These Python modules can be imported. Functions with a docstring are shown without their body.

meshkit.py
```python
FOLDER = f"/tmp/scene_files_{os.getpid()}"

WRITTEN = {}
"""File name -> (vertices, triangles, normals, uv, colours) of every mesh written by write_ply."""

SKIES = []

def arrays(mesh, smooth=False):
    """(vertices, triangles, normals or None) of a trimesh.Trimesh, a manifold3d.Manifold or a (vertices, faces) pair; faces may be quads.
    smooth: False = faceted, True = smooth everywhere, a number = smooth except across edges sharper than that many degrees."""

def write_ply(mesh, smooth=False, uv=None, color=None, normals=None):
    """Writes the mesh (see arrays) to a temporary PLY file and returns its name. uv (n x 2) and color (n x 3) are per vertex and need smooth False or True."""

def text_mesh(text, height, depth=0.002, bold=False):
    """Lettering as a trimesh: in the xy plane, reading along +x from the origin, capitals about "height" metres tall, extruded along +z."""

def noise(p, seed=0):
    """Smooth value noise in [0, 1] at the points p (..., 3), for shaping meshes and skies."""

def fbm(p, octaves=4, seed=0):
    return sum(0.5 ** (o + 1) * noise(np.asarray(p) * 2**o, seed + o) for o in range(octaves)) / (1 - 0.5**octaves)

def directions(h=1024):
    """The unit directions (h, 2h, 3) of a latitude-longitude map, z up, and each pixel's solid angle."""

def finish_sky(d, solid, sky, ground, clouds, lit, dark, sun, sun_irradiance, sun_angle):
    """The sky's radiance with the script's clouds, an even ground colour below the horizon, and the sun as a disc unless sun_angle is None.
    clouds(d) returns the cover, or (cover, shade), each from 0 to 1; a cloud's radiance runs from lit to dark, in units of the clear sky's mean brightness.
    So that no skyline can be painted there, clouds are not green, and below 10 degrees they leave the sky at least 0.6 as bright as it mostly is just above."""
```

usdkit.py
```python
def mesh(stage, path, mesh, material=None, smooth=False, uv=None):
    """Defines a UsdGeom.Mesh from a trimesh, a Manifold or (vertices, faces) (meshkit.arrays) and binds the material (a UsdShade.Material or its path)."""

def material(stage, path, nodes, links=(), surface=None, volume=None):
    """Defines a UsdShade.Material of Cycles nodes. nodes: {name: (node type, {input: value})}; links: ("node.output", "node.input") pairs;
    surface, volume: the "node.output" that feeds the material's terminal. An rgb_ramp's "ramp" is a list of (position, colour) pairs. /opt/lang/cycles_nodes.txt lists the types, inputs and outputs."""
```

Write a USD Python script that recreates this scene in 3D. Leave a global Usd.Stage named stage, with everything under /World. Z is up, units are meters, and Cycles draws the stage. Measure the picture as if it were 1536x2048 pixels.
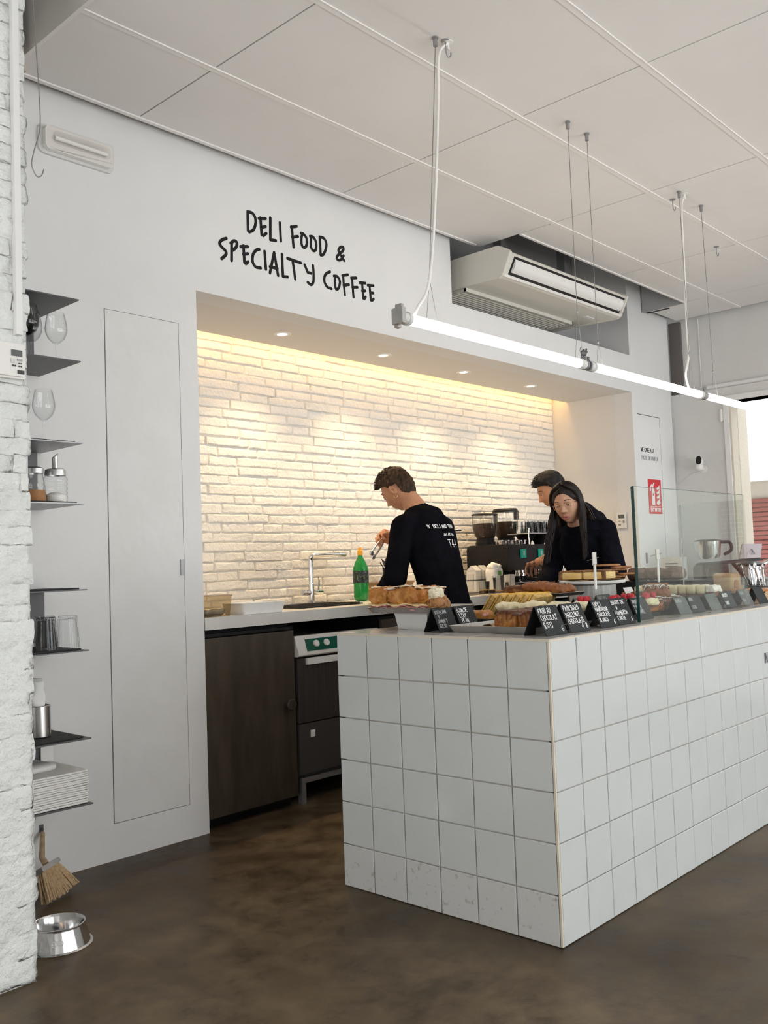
import math, random
import numpy as np, trimesh, manifold3d as m3, shapely
from shapely.geometry import LineString, Polygon, box as sbox
from shapely.ops import unary_union
import usdkit, meshkit
from pxr import Usd, UsdGeom, UsdLux, UsdShade, Gf, Sdf

stage = Usd.Stage.CreateInMemory()
UsdGeom.SetStageUpAxis(stage, UsdGeom.Tokens.z)
UsdGeom.SetStageMetersPerUnit(stage, 1.0)
stage.SetDefaultPrim(UsdGeom.Xform.Define(stage, '/World').GetPrim())
UsdGeom.Scope.Define(stage, '/World/Looks')

# ---------------------------------------------------------------- camera, sky, lights
CAM_H, F_PX, YAW, PITCH, ROLL = 1.1412, 1851.4, 0.8251, 0.0586, -0.0371
fw = np.array([math.sin(YAW) * math.cos(PITCH), math.cos(YAW) * math.cos(PITCH), math.sin(PITCH)])
rt = np.array([math.cos(YAW), -math.sin(YAW), 0.0]); up = np.cross(rt, fw)
c_, s_ = math.cos(ROLL), math.sin(ROLL)
rt, up = c_ * rt + s_ * up, -s_ * rt + c_ * up
cam = UsdGeom.Camera.Define(stage, '/World/camera')
m = Gf.Matrix4d(1.0)
for i, v in enumerate((rt, up, -fw)): m.SetRow(i, Gf.Vec4d(*map(float, v), 0))
m.SetRow(3, Gf.Vec4d(0, 0, CAM_H, 1))
cam.AddTransformOp().Set(m)
cam.CreateHorizontalApertureAttr(36.0); cam.CreateVerticalApertureAttr(48.0)
cam.CreateFocalLengthAttr(36.0 * F_PX / 1536)
cam.CreateClippingRangeAttr(Gf.Vec2f(0.05, 200))
cam.CreateExposureAttr(-1.48)

SKY = (0.93, 0.97, 1.0)
dome = UsdLux.DomeLight.Define(stage, '/World/sky')
dome.CreateIntensityAttr(3.0); dome.CreateColorAttr(Gf.Vec3f(*SKY))

def xf(prim, loc, rot=(0, 0, 0)):
    x = UsdGeom.Xformable(prim)
    x.AddTranslateOp().Set(Gf.Vec3d(*map(float, loc)))
    if any(rot): x.AddRotateXYZOp().Set(Gf.Vec3f(*map(float, rot)))

def rect_light(name, loc, rot, w, h, power, color=(1, 1, 1)):
    l = UsdLux.RectLight.Define(stage, '/World/' + name)
    l.CreateWidthAttr(w); l.CreateHeightAttr(h); l.CreateIntensityAttr(power); l.CreateColorAttr(Gf.Vec3f(*color))
    xf(l, loc, rot); return l

# daylight falling in through the shop front, behind the camera (the glazing fills that side)
rect_light('shopfront_daylight', (4.2, -2.55, 1.75), (90, 0, 0), 7.0, 2.5, 1.3, (0.93, 0.965, 1.0))

rect_light('ceiling_fill_light', (4.2, -2.5, .55), (128, 0, 0), 7.0, .9, 13.0, (1.0, .97, .93))  # lamp added to lift the ceiling, standing in for pavement bounce
rect_light('left_fill_light', (-3.4, 0.4, 1.6), (116, 0, -90), 4.5, 2.4, 16.5, (1.0, 0.975, 0.94))  # fill lamp added for counter side and ceiling; no window stands here

# ---------------------------------------------------------------- helpers
T = trimesh
cat = T.util.concatenate
_names = {}
def numbered(parent, name):
    k = parent + '/' + name
    n = _names.get(k, 0); _names[k] = n + 1
    return k if n == 0 else f'{k}_{n:03d}'

_mats = {}
def N_mat(name, nodes, links, surface):
    _mats[name] = usdkit.material(stage, '/World/Looks/' + name, nodes, links, surface=surface)

def mat(name, c, rough=0.5, metal=0.0, c2=None, ns=6.0, lo=0.4, hi=0.6, detail=3, bump=0.0, bs=40.0, bdist=0.01, spec=0.5,
        coat=0.0, emit=None, es=0.0, trans=0.0, ior=1.45, sheen=0.0, stretch=(1, 1, 1), rough2=None, sss=0.0, bdetail=2, alpha=1.0, topc=None):
    n = {'p': ('principled_bsdf', dict(base_color=c, roughness=rough, metallic=metal, specular_ior_level=spec, coat_weight=coat,
                                       transmission_weight=trans, ior=ior, sheen_weight=sheen, alpha=alpha))}
    if sss: n['p'][1].update(subsurface_weight=sss, subsurface_radius=(0.6, 0.25, 0.12), subsurface_scale=0.02)
    l = []
    if emit is not None: n['p'][1].update(emission_color=emit, emission_strength=es)
    if c2 is not None or bump:
        n['g'] = ('geometry', {}); n['mp'] = ('mapping', dict(scale=stretch)); l.append(('g.position', 'mp.vector'))
    if c2 is not None:
        n['n'] = ('noise_texture', dict(scale=ns, detail=float(detail), roughness=0.6)); l.append(('mp.vector', 'n.vector'))
        n['r'] = ('rgb_ramp', dict(ramp=[(lo, c), (hi, c2)])); l += [('n.fac', 'r.fac'), ('r.color', 'p.base_color')]
        if rough2 is not None:
            n['rr'] = ('map_range', dict(from_min=lo, from_max=hi, to_min=rough, to_max=rough2, clamp=True)); l += [('n.fac', 'rr.value'), ('rr.result', 'p.roughness')]
    if topc is not None:
        n['gn'] = ('geometry', {}); n['sx'] = ('separate_xyz', {}); n['tn'] = ('noise_texture', dict(scale=28.0, detail=3.0)); n['ta'] = ('math', dict(math_type='multiply_add', value2=.9, value3=-.45))
        n['ts'] = ('math', dict(math_type='add')); n['tr'] = ('map_range', dict(from_min=-.30, from_max=.35, to_min=0.0, to_max=1.0, clamp=True)); n['tm'] = ('mix', dict(color2=topc))
        l = [q for q in l if q[1] != 'p.base_color'] + [('gn.normal', 'sx.vector'), ('gn.position', 'tn.vector'), ('tn.fac', 'ta.value1'), ('sx.z', 'ts.value1'), ('ta.value', 'ts.value2'), ('ts.value', 'tr.value'), ('tr.result', 'tm.fac'), ('r.color', 'tm.color1'), ('tm.color', 'p.base_color')]
    if bump:
        n['b'] = ('noise_texture', dict(scale=bs, detail=float(bdetail), roughness=0.6)); n['bm'] = ('bump', dict(strength=bump, distance=bdist))
        l += [('mp.vector', 'b.vector'), ('b.fac', 'bm.height'), ('bm.normal', 'p.normal')]
    N_mat(name, n, l, 'p.BSDF')

def glass(name, tint=(1, 1, 1), edge=(0.75, 0.8, 0.8), rough=0.02, power=3.0, gl=(1, 1, 1), REFL=.75):
    """thin glass: see-through, fresnel reflection, a little darker where seen edge-on"""
    n = dict(lw=('layer_weight', dict(blend=0.5)), pw=('math', dict(math_type='power', value2=power)), p5=('math', dict(math_type='power', value2=4.0)),
             fr=('math', dict(math_type='multiply_add', value2=REFL, value3=REFL * .06)), mx=('mix', dict(color1=tint, color2=edge)), t=('transparent_bsdf', {}),
             g=('glossy_bsdf', dict(color=gl, roughness=rough)), m=('mix_closure', {}))
    l = [('lw.facing', 'pw.value1'), ('pw.value', 'mx.fac'), ('mx.color', 't.color'), ('lw.facing', 'p5.value1'), ('p5.value', 'fr.value1'), ('fr.value', 'm.fac'),
         ('t.BSDF', 'm.closure1'), ('g.BSDF', 'm.closure2')]
    N_mat(name, n, l, 'm.closure')

def xform(parent, name, loc=(0, 0, 0), rot=(0, 0, 0)):
    p = UsdGeom.Xform.Define(stage, numbered(parent, name))
    xf(p, loc, rot)
    return p.GetPrim()

def tag(o, label=None, category=None, group=None, kind=None):
    for k, v in (('label', label), ('category', category), ('group', group), ('kind', kind)):
        if v: o.SetCustomDataByKey(k, v)
    return o

def thing(name, label, category, loc=(0, 0, 0), rotz=0.0, group=None, kind=None, rot=None):
    return tag(xform('/World', name, loc, rot or (0, 0, rotz)), label, category, group, kind)

def P(prim): return str(prim.GetPath()) if not isinstance(prim, str) else prim

def obj(name, mesh, material, parent='/World', smooth=False, label=None, kind=None):
    path = numbered(P(parent), name)
    o = usdkit.mesh(stage, path, mesh, _mats[material], smooth=smooth).GetPrim()
    return tag(o, label, None, None, kind)

def solo(name, mesh, material, label, category, group=None, smooth=False, kind=None):
    return tag(obj(name, mesh, material, '/World', smooth), label, category, group, kind)

def dup(root, loc, rotz=0.0, label=None, group=None, rot=None):
    was = root.GetCustomData()
    r = thing(root.GetName(), label or was['label'], was['category'], loc, rotz, group or was.get('group'), rot=rot)
    r.GetReferences().AddInternalReference(root.GetPath()); r.SetInstanceable(True)
    return r

# --- shapes
def bx(x0, x1, y0, y1, z0, z1):
    b = T.creation.box((x1 - x0, y1 - y0, z1 - z0)); b.apply_translation(((x0 + x1) / 2, (y0 + y1) / 2, (z0 + z1) / 2)); return b

def rbox(w, d, h, r=0.004, loc=(0, 0, 0), base=True):
    """box with chamfered edges; loc is the middle of its base"""
    r = min(r, w * .49, d * .49, h * .49)
    pts = []
    for sx in (-1, 1):
        for sy in (-1, 1):
            for sz in (-1, 1):
                x, y, z = sx * w / 2, sy * d / 2, sz * h / 2
                pts += [(x - sx * r, y - sy * r * .3, z - sz * r * .3), (x - sx * r * .3, y - sy * r, z - sz * r * .3), (x - sx * r * .3, y - sy * r * .3, z - sz * r)]
    m_ = T.Trimesh(pts).convex_hull
    m_.apply_translation((loc[0], loc[1], loc[2] + (h / 2 if base else 0)))
    return m_

def lathe(prof, n=32):
    return T.creation.revolve(np.array(prof, float), sections=n)

def cyl(r, z0, z1, n=24, loc=(0, 0)):
    c = T.creation.cylinder(r, z1 - z0, sections=n); c.apply_translation((loc[0], loc[1], (z0 + z1) / 2)); return c

def rotm(rx=0, ry=0, rz=0):
    return T.transformations.euler_matrix(math.radians(rx), math.radians(ry), math.radians(rz))

def moved(me, loc=(0, 0, 0), rot=(0, 0, 0)):
    me = me.copy()
    if any(rot): me.apply_transform(rotm(*rot))
    me.apply_translation(loc); return me

def tube(pts, r, n=8, caps=True):
    """round bar along a polyline; r is one radius or one per point"""
    pts = np.asarray(pts, float); k = len(pts); r = np.broadcast_to(r, (k,))
    t = np.gradient(pts, axis=0); t /= np.linalg.norm(t, axis=1, keepdims=True) + 1e-12
    u = np.cross(t[0], (0, 0, 1)); u = u if np.linalg.norm(u) > 1e-3 else np.cross(t[0], (0, 1, 0)); u /= np.linalg.norm(u)
    V = []; a = np.linspace(0, 2 * math.pi, n, endpoint=False)
    for i in range(k):
        u = u - t[i] * (u @ t[i]); u /= np.linalg.norm(u); w = np.cross(t[i], u)
        V.append(pts[i] + r[i] * (np.cos(a)[:, None] * u + np.sin(a)[:, None] * w))
    V = np.vstack(V); Fc = []
    for i in range(k - 1):
        for j in range(n):
            p, q = i * n + j, i * n + (j + 1) % n
            Fc += [(p, q, q + n), (p, q + n, p + n)]
    if caps:
        V = np.vstack([V, pts[0], pts[-1]])
        for j in range(n): Fc += [(j, len(V) - 2, (j + 1) % n), ((k - 1) * n + (j + 1) % n, len(V) - 1, (k - 1) * n + j)]
    m_ = T.Trimesh(V, Fc, process=False); 
    if m_.volume < 0: m_.invert()
    return m_

def curve(pts, n=24):
    """smooth Catmull-Rom line through pts"""
    pts = np.asarray(pts, float); p = np.vstack([2 * pts[0] - pts[1], pts, 2 * pts[-1] - pts[-2]]); out = []
    per = max(2, n // (len(pts) - 1))
    for i in range(1, len(p) - 2):
        for s in np.linspace(0, 1, per, endpoint=False):
            a, b, c, d = p[i - 1:i + 3]
            out.append(.5 * ((2 * b) + (c - a) * s + (2 * a - 5 * b + 4 * c - d) * s ** 2 + (3 * b - a - 3 * c + d) * s ** 3))
    return np.array(out + [pts[-1]])

def lump(w, d, h, n=(8, 5, 4), rnd=0.3, amp=0.0, freq=20.0, seed=0, power=None, shape=None):
    """closed rounded box standing on z=0, with noise on its skin; rnd = corner radius as a share of the smallest side"""
    b = T.creation.box((1, 1, 1))
    g = []; fcs = []; off = 0
    for ax in range(3):
        for sg in (-1, 1):
            a1, a2 = [(1, 2), (2, 0), (0, 1)][ax]
            u = np.linspace(-.5, .5, n[a1] + 1); v = np.linspace(-.5, .5, n[a2] + 1)
            U, Vv = np.meshgrid(u, v, indexing='ij'); pp = np.zeros((U.size, 3)); pp[:, ax] = sg * .5; pp[:, a1] = U.ravel(); pp[:, a2] = Vv.ravel()
            g.append(pp)
            for i in range(n[a1]):
                for j in range(n[a2]):
                    q = off + i * (n[a2] + 1) + j; r_ = q + n[a2] + 1
                    fcs += [(q, r_, r_ + 1), (q, r_ + 1, q + 1)] if sg > 0 else [(q, r_ + 1, r_), (q, q + 1, r_ + 1)]
            off += len(pp)
    me = T.Trimesh(np.vstack(g), fcs, process=False); me.merge_vertices()
    s = np.array([w, d, h]); p = me.vertices * s
    r = rnd * s.min(); inner = np.clip(p, -(s / 2 - r), s / 2 - r); dv = p - inner; L = np.linalg.norm(dv, axis=1, keepdims=True)
    p = inner + np.where(L > 1e-9, dv / np.maximum(L, 1e-9) * r * np.minimum(1, L / max(r, 1e-9) + .6), 0)
    if shape is not None: p = shape(p, s)
    if amp:
        q = p * freq + seed * 7.3
        nn = np.stack([meshkit.fbm(q, 3, seed + k) for k in (1, 2, 3)], -1) - .5
        p = p + nn * 2 * amp
    me.vertices = p; me.apply_translation((0, 0, h / 2)); return me

def sstroke(lines, width):
    return unary_union([LineString(l).buffer(width / 2, resolution=3) if len(l) > 1 else shapely.Point(l[0]).buffer(width / 2) for l in lines])

def extrude(shape, depth):
    gs = [g for g in getattr(shape, 'geoms', [shape]) if g.area > 1e-9]
    return cat([T.creation.extrude_polygon(g, depth, engine='earcut') for g in gs])

FONT = {'A': '0,0 2,6 4,0|.8,2.2 3.2,2.2', 'B': '0,0 0,6 2.6,6 3.2,5 2.6,3.4 0,3.2 3,3 3.7,1.7 2.8,0 0,0', 'C': '3.6,5.2 2.2,6 .6,5 0,3 .6,1 2.2,0 3.7,.8',
        'D': '0,0 0,6 2.4,5.6 3.7,3.6 3.4,1.6 2,.2 0,0', 'E': '3.4,6 0,6 0,0 3.5,0|0,3.1 2.8,3.1', 'F': '3.4,6 0,6 0,0|0,3.1 2.8,3.1',
        'G': '3.6,5.2 2.2,6 .5,5 0,3 .7,.7 2.2,0 3.6,.8 3.6,2.8 2.2,2.8', 'H': '0,0 0,6|3.6,0 3.6,6|0,3 3.6,3', 'I': '1,0 1,6', 'J': '3,6 3,1 2,0 .7,.2 0,1.4',
        'K': '0,0 0,6|3.5,6 0,2.6|1,3.5 3.7,0', 'L': '0,6 0,0 3.4,0', 'M': '0,0 .3,6 2,2 3.7,6 4,0', 'N': '0,0 0,6 3.5,0 3.5,6', 'O': '2,6 .5,5 0,3 .6,.8 2,0 3.4,1 3.8,3 3.2,5.2 2,6',
        'P': '0,0 0,6 2.6,6 3.5,4.7 2.6,3.1 0,2.8', 'Q': '2,6 .5,5 0,3 .6,.8 2,0 3.4,1 3.8,3 3.2,5.2 2,6|2.4,1.6 4,-.3', 'R': '0,0 0,6 2.6,6 3.5,4.7 2.6,3.2 0,3|1.6,3 3.7,0',
        'S': '3.4,5.2 2,6 .5,5.3 .5,4 3,2.5 3.4,1.2 2.2,0 .2,.7', 'T': '0,6 4,6|2,6 2,0', 'U': '0,6 0,1.6 1.4,0 2.7,.4 3.5,1.8 3.5,6', 'V': '0,6 2,0 4,6', 'W': '0,6 1,0 2.2,4 3.3,0 4.4,6',
        'X': '0,0 3.7,6|0,6 3.7,0', 'Y': '0,6 1.9,3 3.8,6|1.9,3 1.9,0', 'Z': '0,6 3.6,6 0,0 3.7,0', '0': '2,6 .5,5 0,3 .6,.8 2,0 3.4,1 3.8,3 3.2,5.2 2,6', '2': '.2,5 1.8,6 3.2,5 2.8,3.3 0,0 3.7,0',
        '4': '2.6,0 2.6,6 0,2 3.8,2', '6': '3,6 .9,4 .2,1.8 1.4,0 3,.5 3.3,2 2,3.1 .5,2.2', '8': '1.8,3.1 .4,4.6 1.7,6 3.1,4.7 1.8,3.1 .1,1.5 1.7,0 3.4,1.5 1.8,3.1',
        "'": '1,6 .7,4.6', ',': '1,.6 .6,-1', '(': '2,6.5 .8,4.6 .8,1.4 2,-.5', ')': '.5,6.5 1.7,4.6 1.7,1.4 .5,-.5', '&': '3.8,0 .6,4.4 1.8,6 2.8,4.8 .3,1.6 1.4,0 3.6,2.4', '.': '1,0 1.2,.1', '-': '.5,3 2.5,3'}
def handwriting(text, height, pen, spacing=1.25, jitter=0.0, seed=0, squeeze=1.0):
    """stroke lettering in the xy plane starting at the origin; returns (shape, width)"""
    rr = random.Random(seed); x = 0.0; s = height / 6.0; out = []
    for ch in text:
        if ch == ' ': x += 3 * s * squeeze; continue
        L = [[tuple(map(float, p.split(','))) for p in st.split(' ')] for st in FONT[ch].split('|')]
        wd = max(p[0] for st in L for p in st) + (.9 if ch in "I'" else 0); dy = rr.uniform(-jitter, jitter); a = rr.uniform(-jitter, jitter) * .12
        for st in L: out.append([(x + (p[0] + a * p[1]) * s * squeeze, (p[1] + dy) * s) for p in st])
        x += (wd + spacing) * s * squeeze
    return sstroke(out, pen), x

def lines_mesh(rows, height, pen, pitch, depth=0.0006, jitter=.4, seed=0, squeeze=1.0, maxw=None, align='left'):
    sh = []
    for i, r_ in enumerate(rows):
        if not r_: continue
        sh_, w_ = handwriting(r_, height, pen, jitter=jitter, seed=seed + i, squeeze=squeeze)
        if maxw and w_ > maxw: sh_ = shapely.affinity.scale(sh_, maxw / w_, 1, origin=(0, 0)); w_ = maxw
        sh.append(shapely.affinity.translate(sh_, (-w_ / 2 if align == 'mid' else 0), -i * pitch))
    return extrude(unary_union(sh), depth)

ORD = ['first', 'second', 'third', 'fourth', 'fifth', 'sixth', 'seventh', 'eighth', 'ninth', 'tenth', 'eleventh', 'twelfth']

# ---------------------------------------------------------------- materials
mat('plaster_white', (.74, .74, .735), .75, c2=(.725, .725, .72), ns=3, bump=.12, bs=14, bdist=.02, spec=.25)
mat('plaster_door', (.735, .735, .725), .75, c2=(.715, .715, .70), ns=5, bump=.30, bs=9, bdist=.02, spec=.25)
mat('plaster_soffit', (.72, .70, .67), .8, spec=.2)
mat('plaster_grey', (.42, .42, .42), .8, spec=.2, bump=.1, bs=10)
mat('plaster_end', (.68, .675, .66), .8, spec=.2, c2=(.655, .65, .635), ns=4, bump=.15, bs=9, bdist=.02)
mat('ceiling_panel', (.765, .745, .725), .85, c2=(.745, .725, .705), ns=2, spec=.2)
mat('ceiling_rail', (.80, .775, .755), .6, spec=.3)
mat('dark_void', (.035, .035, .035), .9)
mat('gap_shade_brown', (.14, .125, .115), .8)
mat('brick_lamp_tint', (.81, .785, .735), .6, c2=(.765, .74, .695), ns=12, lo=.5, hi=.8, bump=.55, bs=55, bdist=.012, spec=.3)  # white paint tinted warm: niche lamp light put into the brick colours
mat('brick_lamp_tint_grey', (.775, .755, .715), .65, c2=(.80, .78, .735), ns=9, bump=.6, bs=55, bdist=.012, spec=.3)
mat('brick_lamp_tint_warm', (.81, .78, .72), .65, c2=(.78, .755, .705), ns=10, bump=.6, bs=55, bdist=.012, spec=.3)
mat('mortar_paint', (.68, .665, .63), .8, c2=(.38, .37, .35), ns=5, lo=.56, hi=.74, bump=.5, bs=70, spec=.2)
mat('pillar_paint', (.77, .79, .775), .6, c2=(.70, .72, .70), ns=9, lo=.4, hi=.7, bump=.9, bs=28, bdist=.02, bdetail=4, spec=.3)
mat('pillar_mortar', (.66, .68, .66), .8, bump=.8, bs=40, bdist=.02)
N_mat('floor_concrete', {
    'g': ('geometry', {}), 'n1': ('noise_texture', dict(scale=1.1, detail=4.0, roughness=.62)), 'n2': ('noise_texture', dict(scale=7.0, detail=4.0, roughness=.7)),
    'n3': ('noise_texture', dict(scale=130.0, detail=2.0)), 'v': ('voronoi_texture', dict(scale=9.0)),
    'r1': ('rgb_ramp', dict(ramp=[(.34, (.058, .040, .023)), (.5, (.100, .074, .046)), (.66, (.155, .118, .076))])),
    'r2': ('rgb_ramp', dict(ramp=[(.35, (.60, .55, .50)), (.64, (1.22, 1.2, 1.16))])), 'm': ('mix', dict(mix_type='multiply', fac=1.0)),
    'r3': ('rgb_ramp', dict(ramp=[(.70, (0, 0, 0)), (.76, (.05, .045, .04))])), 'a': ('mix', dict(mix_type='add', fac=1.0)),
    'rr': ('map_range', dict(from_min=.35, from_max=.65, to_min=.34, to_max=.56, clamp=True)), 'b': ('bump', dict(strength=.18, distance=.01)),
    'p': ('principled_bsdf', dict(specular_ior_level=.22))},
    [('g.position', 'n1.vector'), ('g.position', 'n2.vector'), ('g.position', 'n3.vector'), ('n1.fac', 'r1.fac'), ('n2.fac', 'r2.fac'), ('r1.color', 'm.color1'), ('r2.color', 'm.color2'),
     ('n3.fac', 'r3.fac'), ('m.color', 'a.color1'), ('r3.color', 'a.color2'), ('a.color', 'p.base_color'), ('n2.fac', 'rr.value'), ('rr.result', 'p.roughness'), ('n2.fac', 'b.height'), ('b.normal', 'p.normal')], 'p.BSDF')
mat('tile_white', (.54, .565, .56), .14, c2=(.52, .545, .54), ns=5, spec=.5)
mat('tile_white_b', (.53, .55, .545), .16, spec=.5)
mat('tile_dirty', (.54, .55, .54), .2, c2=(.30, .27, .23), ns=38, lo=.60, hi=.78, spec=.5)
mat('tile_top', (.50, .475, .45), .16, c2=(.47, .45, .425), ns=4, spec=.5)
mat('grout', (.40, .37, .33), .85, c2=(.47, .435, .38), ns=9)
mat('edge_trim', (.60, .54, .44), .55)
mat('black_paint', (.007, .007, .008), .6, spec=.3)
mat('black_plastic', (.006, .006, .0065), .38, spec=.35)
mat('black_rubber', (.015, .015, .016), .7)
mat('dark_metal', (.10, .10, .105), .45, metal=.3)
mat('grey_metal', (.32, .32, .33), .4, metal=.6)
mat('chrome', (.78, .78, .79), .12, metal=1.0)
mat('steel', (.62, .62, .62), .28, metal=1.0)
mat('aluminium', (.58, .57, .555), .36, metal=1.0, c2=(.48, .47, .455), ns=9)
mat('alu_light', (.62, .61, .59), .4, metal=.35)
mat('white_plastic', (.78, .77, .74), .4)
mat('grey_white_plastic', (.66, .66, .64), .45)
mat('ac_cream', (.60, .585, .53), .45)
mat('ac_louvre', (.74, .74, .72), .3, spec=.6)
mat('screen_grey', (.10, .115, .11), .3)
mat('wire_steel', (.30, .29, .28), .4, metal=.7)
mat('tube_light', (1, 1, 1), .5, emit=(1.0, .965, .905), es=34.0)
mat('downlight_glow', (1, 1, 1), .5, emit=(1.0, .93, .80), es=14.0)
mat('led_glow', (1, .8, .5), .5, emit=(1.0, .58, .20), es=58.0)
mat('red_sign', (.62, .02, .035), .4)
mat('white_paint', (.82, .82, .82), .5)
mat('grey_text', (.30, .31, .32), .6)
mat('dark_text', (.05, .05, .055), .6)
mat('worktop_white', (.70, .685, .65), .28, c2=(.66, .645, .61), ns=4)
mat('cabinet_brown', (.040, .031, .022), .42, c2=(.066, .053, .038), ns=5, lo=.35, hi=.65, stretch=(3, 3, .7), bump=.1, bs=30, spec=.5)
mat('dishwasher_steel', (.060, .052, .050), .36, metal=.35, c2=(.072, .064, .062), ns=3, stretch=(20, 20, 1))
mat('dishwasher_lower', (.085, .080, .078), .36, metal=.35)
mat('panel_green', (.006, .085, .055), .25)
glass('glass_clear', (.985, .99, .99), (.42, .45, .46), power=4, REFL=.36)
glass('lamp_cover', (.985, .98, .975), (.90, .89, .88), rough=.12, REFL=.3)
glass('glass_screen', (.955, .975, .968), (.80, .88, .86), power=4, REFL=.42)
mat('glass_edge', (.012, .045, .04), .15, spec=.6)
glass('glass_green', (.10, .62, .20), (.02, .25, .05), rough=.05)
glass('film_milky', (.93, .925, .91), (.72, .71, .69), rough=.25)
glass('tub_beige', (.80, .73, .60), (.62, .56, .46), rough=.35, REFL=.5)
mat('wood_pale', (.50, .36, .22), .6, c2=(.42, .29, .17), ns=9, stretch=(1, 1, 8))
mat('wood_brown', (.30, .19, .10), .55, c2=(.23, .14, .07), ns=9, stretch=(1, 8, 1))
mat('straw', (.52, .37, .22), .8, c2=(.36, .24, .13), ns=40, stretch=(6, 6, .6))
mat('paper_white', (.84, .84, .82), .85, bump=.15, bs=50)
mat('towel_white', (.80, .79, .76), .9, bump=.3, bs=120)
mat('kraft', (.50, .34, .20), .8, c2=(.44, .29, .16), ns=12, bump=.2, bs=30)
mat('chalkboard', (.016, .018, .020), .6, c2=(.026, .029, .031), ns=14, spec=.3)
mat('chalkboard_grey', (.10, .105, .105), .6, c2=(.15, .155, .15), ns=16)
mat('chalk', (.86, .86, .85), .8)
mat('chalk_dim', (.42, .43, .43), .8)
mat('skin', (.50, .245, .135), .5, sss=.12, c2=(.45, .21, .115), ns=30)
mat('skin_woman', (.50, .285, .19), .5, sss=.12, c2=(.46, .25, .165), ns=30)
mat('skin_tattoo', (.42, .22, .15), .5, c2=(.06, .055, .06), ns=26, lo=.52, hi=.58)
mat('lips', (.36, .11, .09), .4)
mat('eye_white', (.62, .58, .54), .2)
mat('iris', (.03, .017, .010), .15)
mat('brow', (.025, .014, .01), .7)
mat('hair_brown', (.055, .026, .011), .5, c2=(.018, .009, .004), ns=60, stretch=(1, 1, .35), bump=.6, bs=150, bdist=.01, spec=.25)
mat('hair_dark', (.0075, .0045, .004), .40, c2=(.026, .012, .009), ns=45, lo=.45, hi=.8, stretch=(2.5, 2.5, .18), spec=.28)
mat('hair_black', (.010, .008, .007), .5, spec=.25, c2=(.028, .024, .022), ns=50, bump=.7, bs=140, bdist=.01)
mat('cloth_black', (.0040, .0040, .0058), .95, c2=(.0060, .0060, .0085), ns=8, bump=.35, bs=9, bdist=.05, bdetail=3, spec=.04)
mat('cloth_navy', (.0045, .0048, .0080), .95, c2=(.0075, .008, .013), ns=8, bump=.35, bs=10, bdist=.05, bdetail=3, spec=.05)
mat('trouser_dark', (.014, .014, .016), .9, bump=.3, bs=12, bdist=.04)
mat('shoe_black', (.02, .02, .02), .5)
mat('gold', (.80, .52, .30), .22, metal=1.0)
mat('crust', (.46, .19, .038), .38, spec=.35, topc=(.095, .026, .007), c2=(.26, .085, .016), ns=22, lo=.40, hi=.62, bump=.5, bs=70, bdist=.006)
mat('crust_gold', (.58, .29, .065), .42, topc=(.40, .15, .026), c2=(.36, .12, .02), ns=26, lo=.42, hi=.62, bump=.6, bs=60, bdist=.008)
mat('crust_dark', (.36, .13, .03), .42, topc=(.24, .075, .018), c2=(.15, .045, .012), ns=30, lo=.4, hi=.65, bump=.9, bs=60, bdist=.01)
mat('scone_brown', (.40, .19, .07), .6, c2=(.14, .06, .025), ns=60, lo=.5, hi=.66, bump=.9, bs=80, bdist=.01)
mat('crumble_white', (.82, .76, .60), .8, c2=(.72, .64, .45), ns=60, bump=.8, bs=140, bdist=.008)
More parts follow.
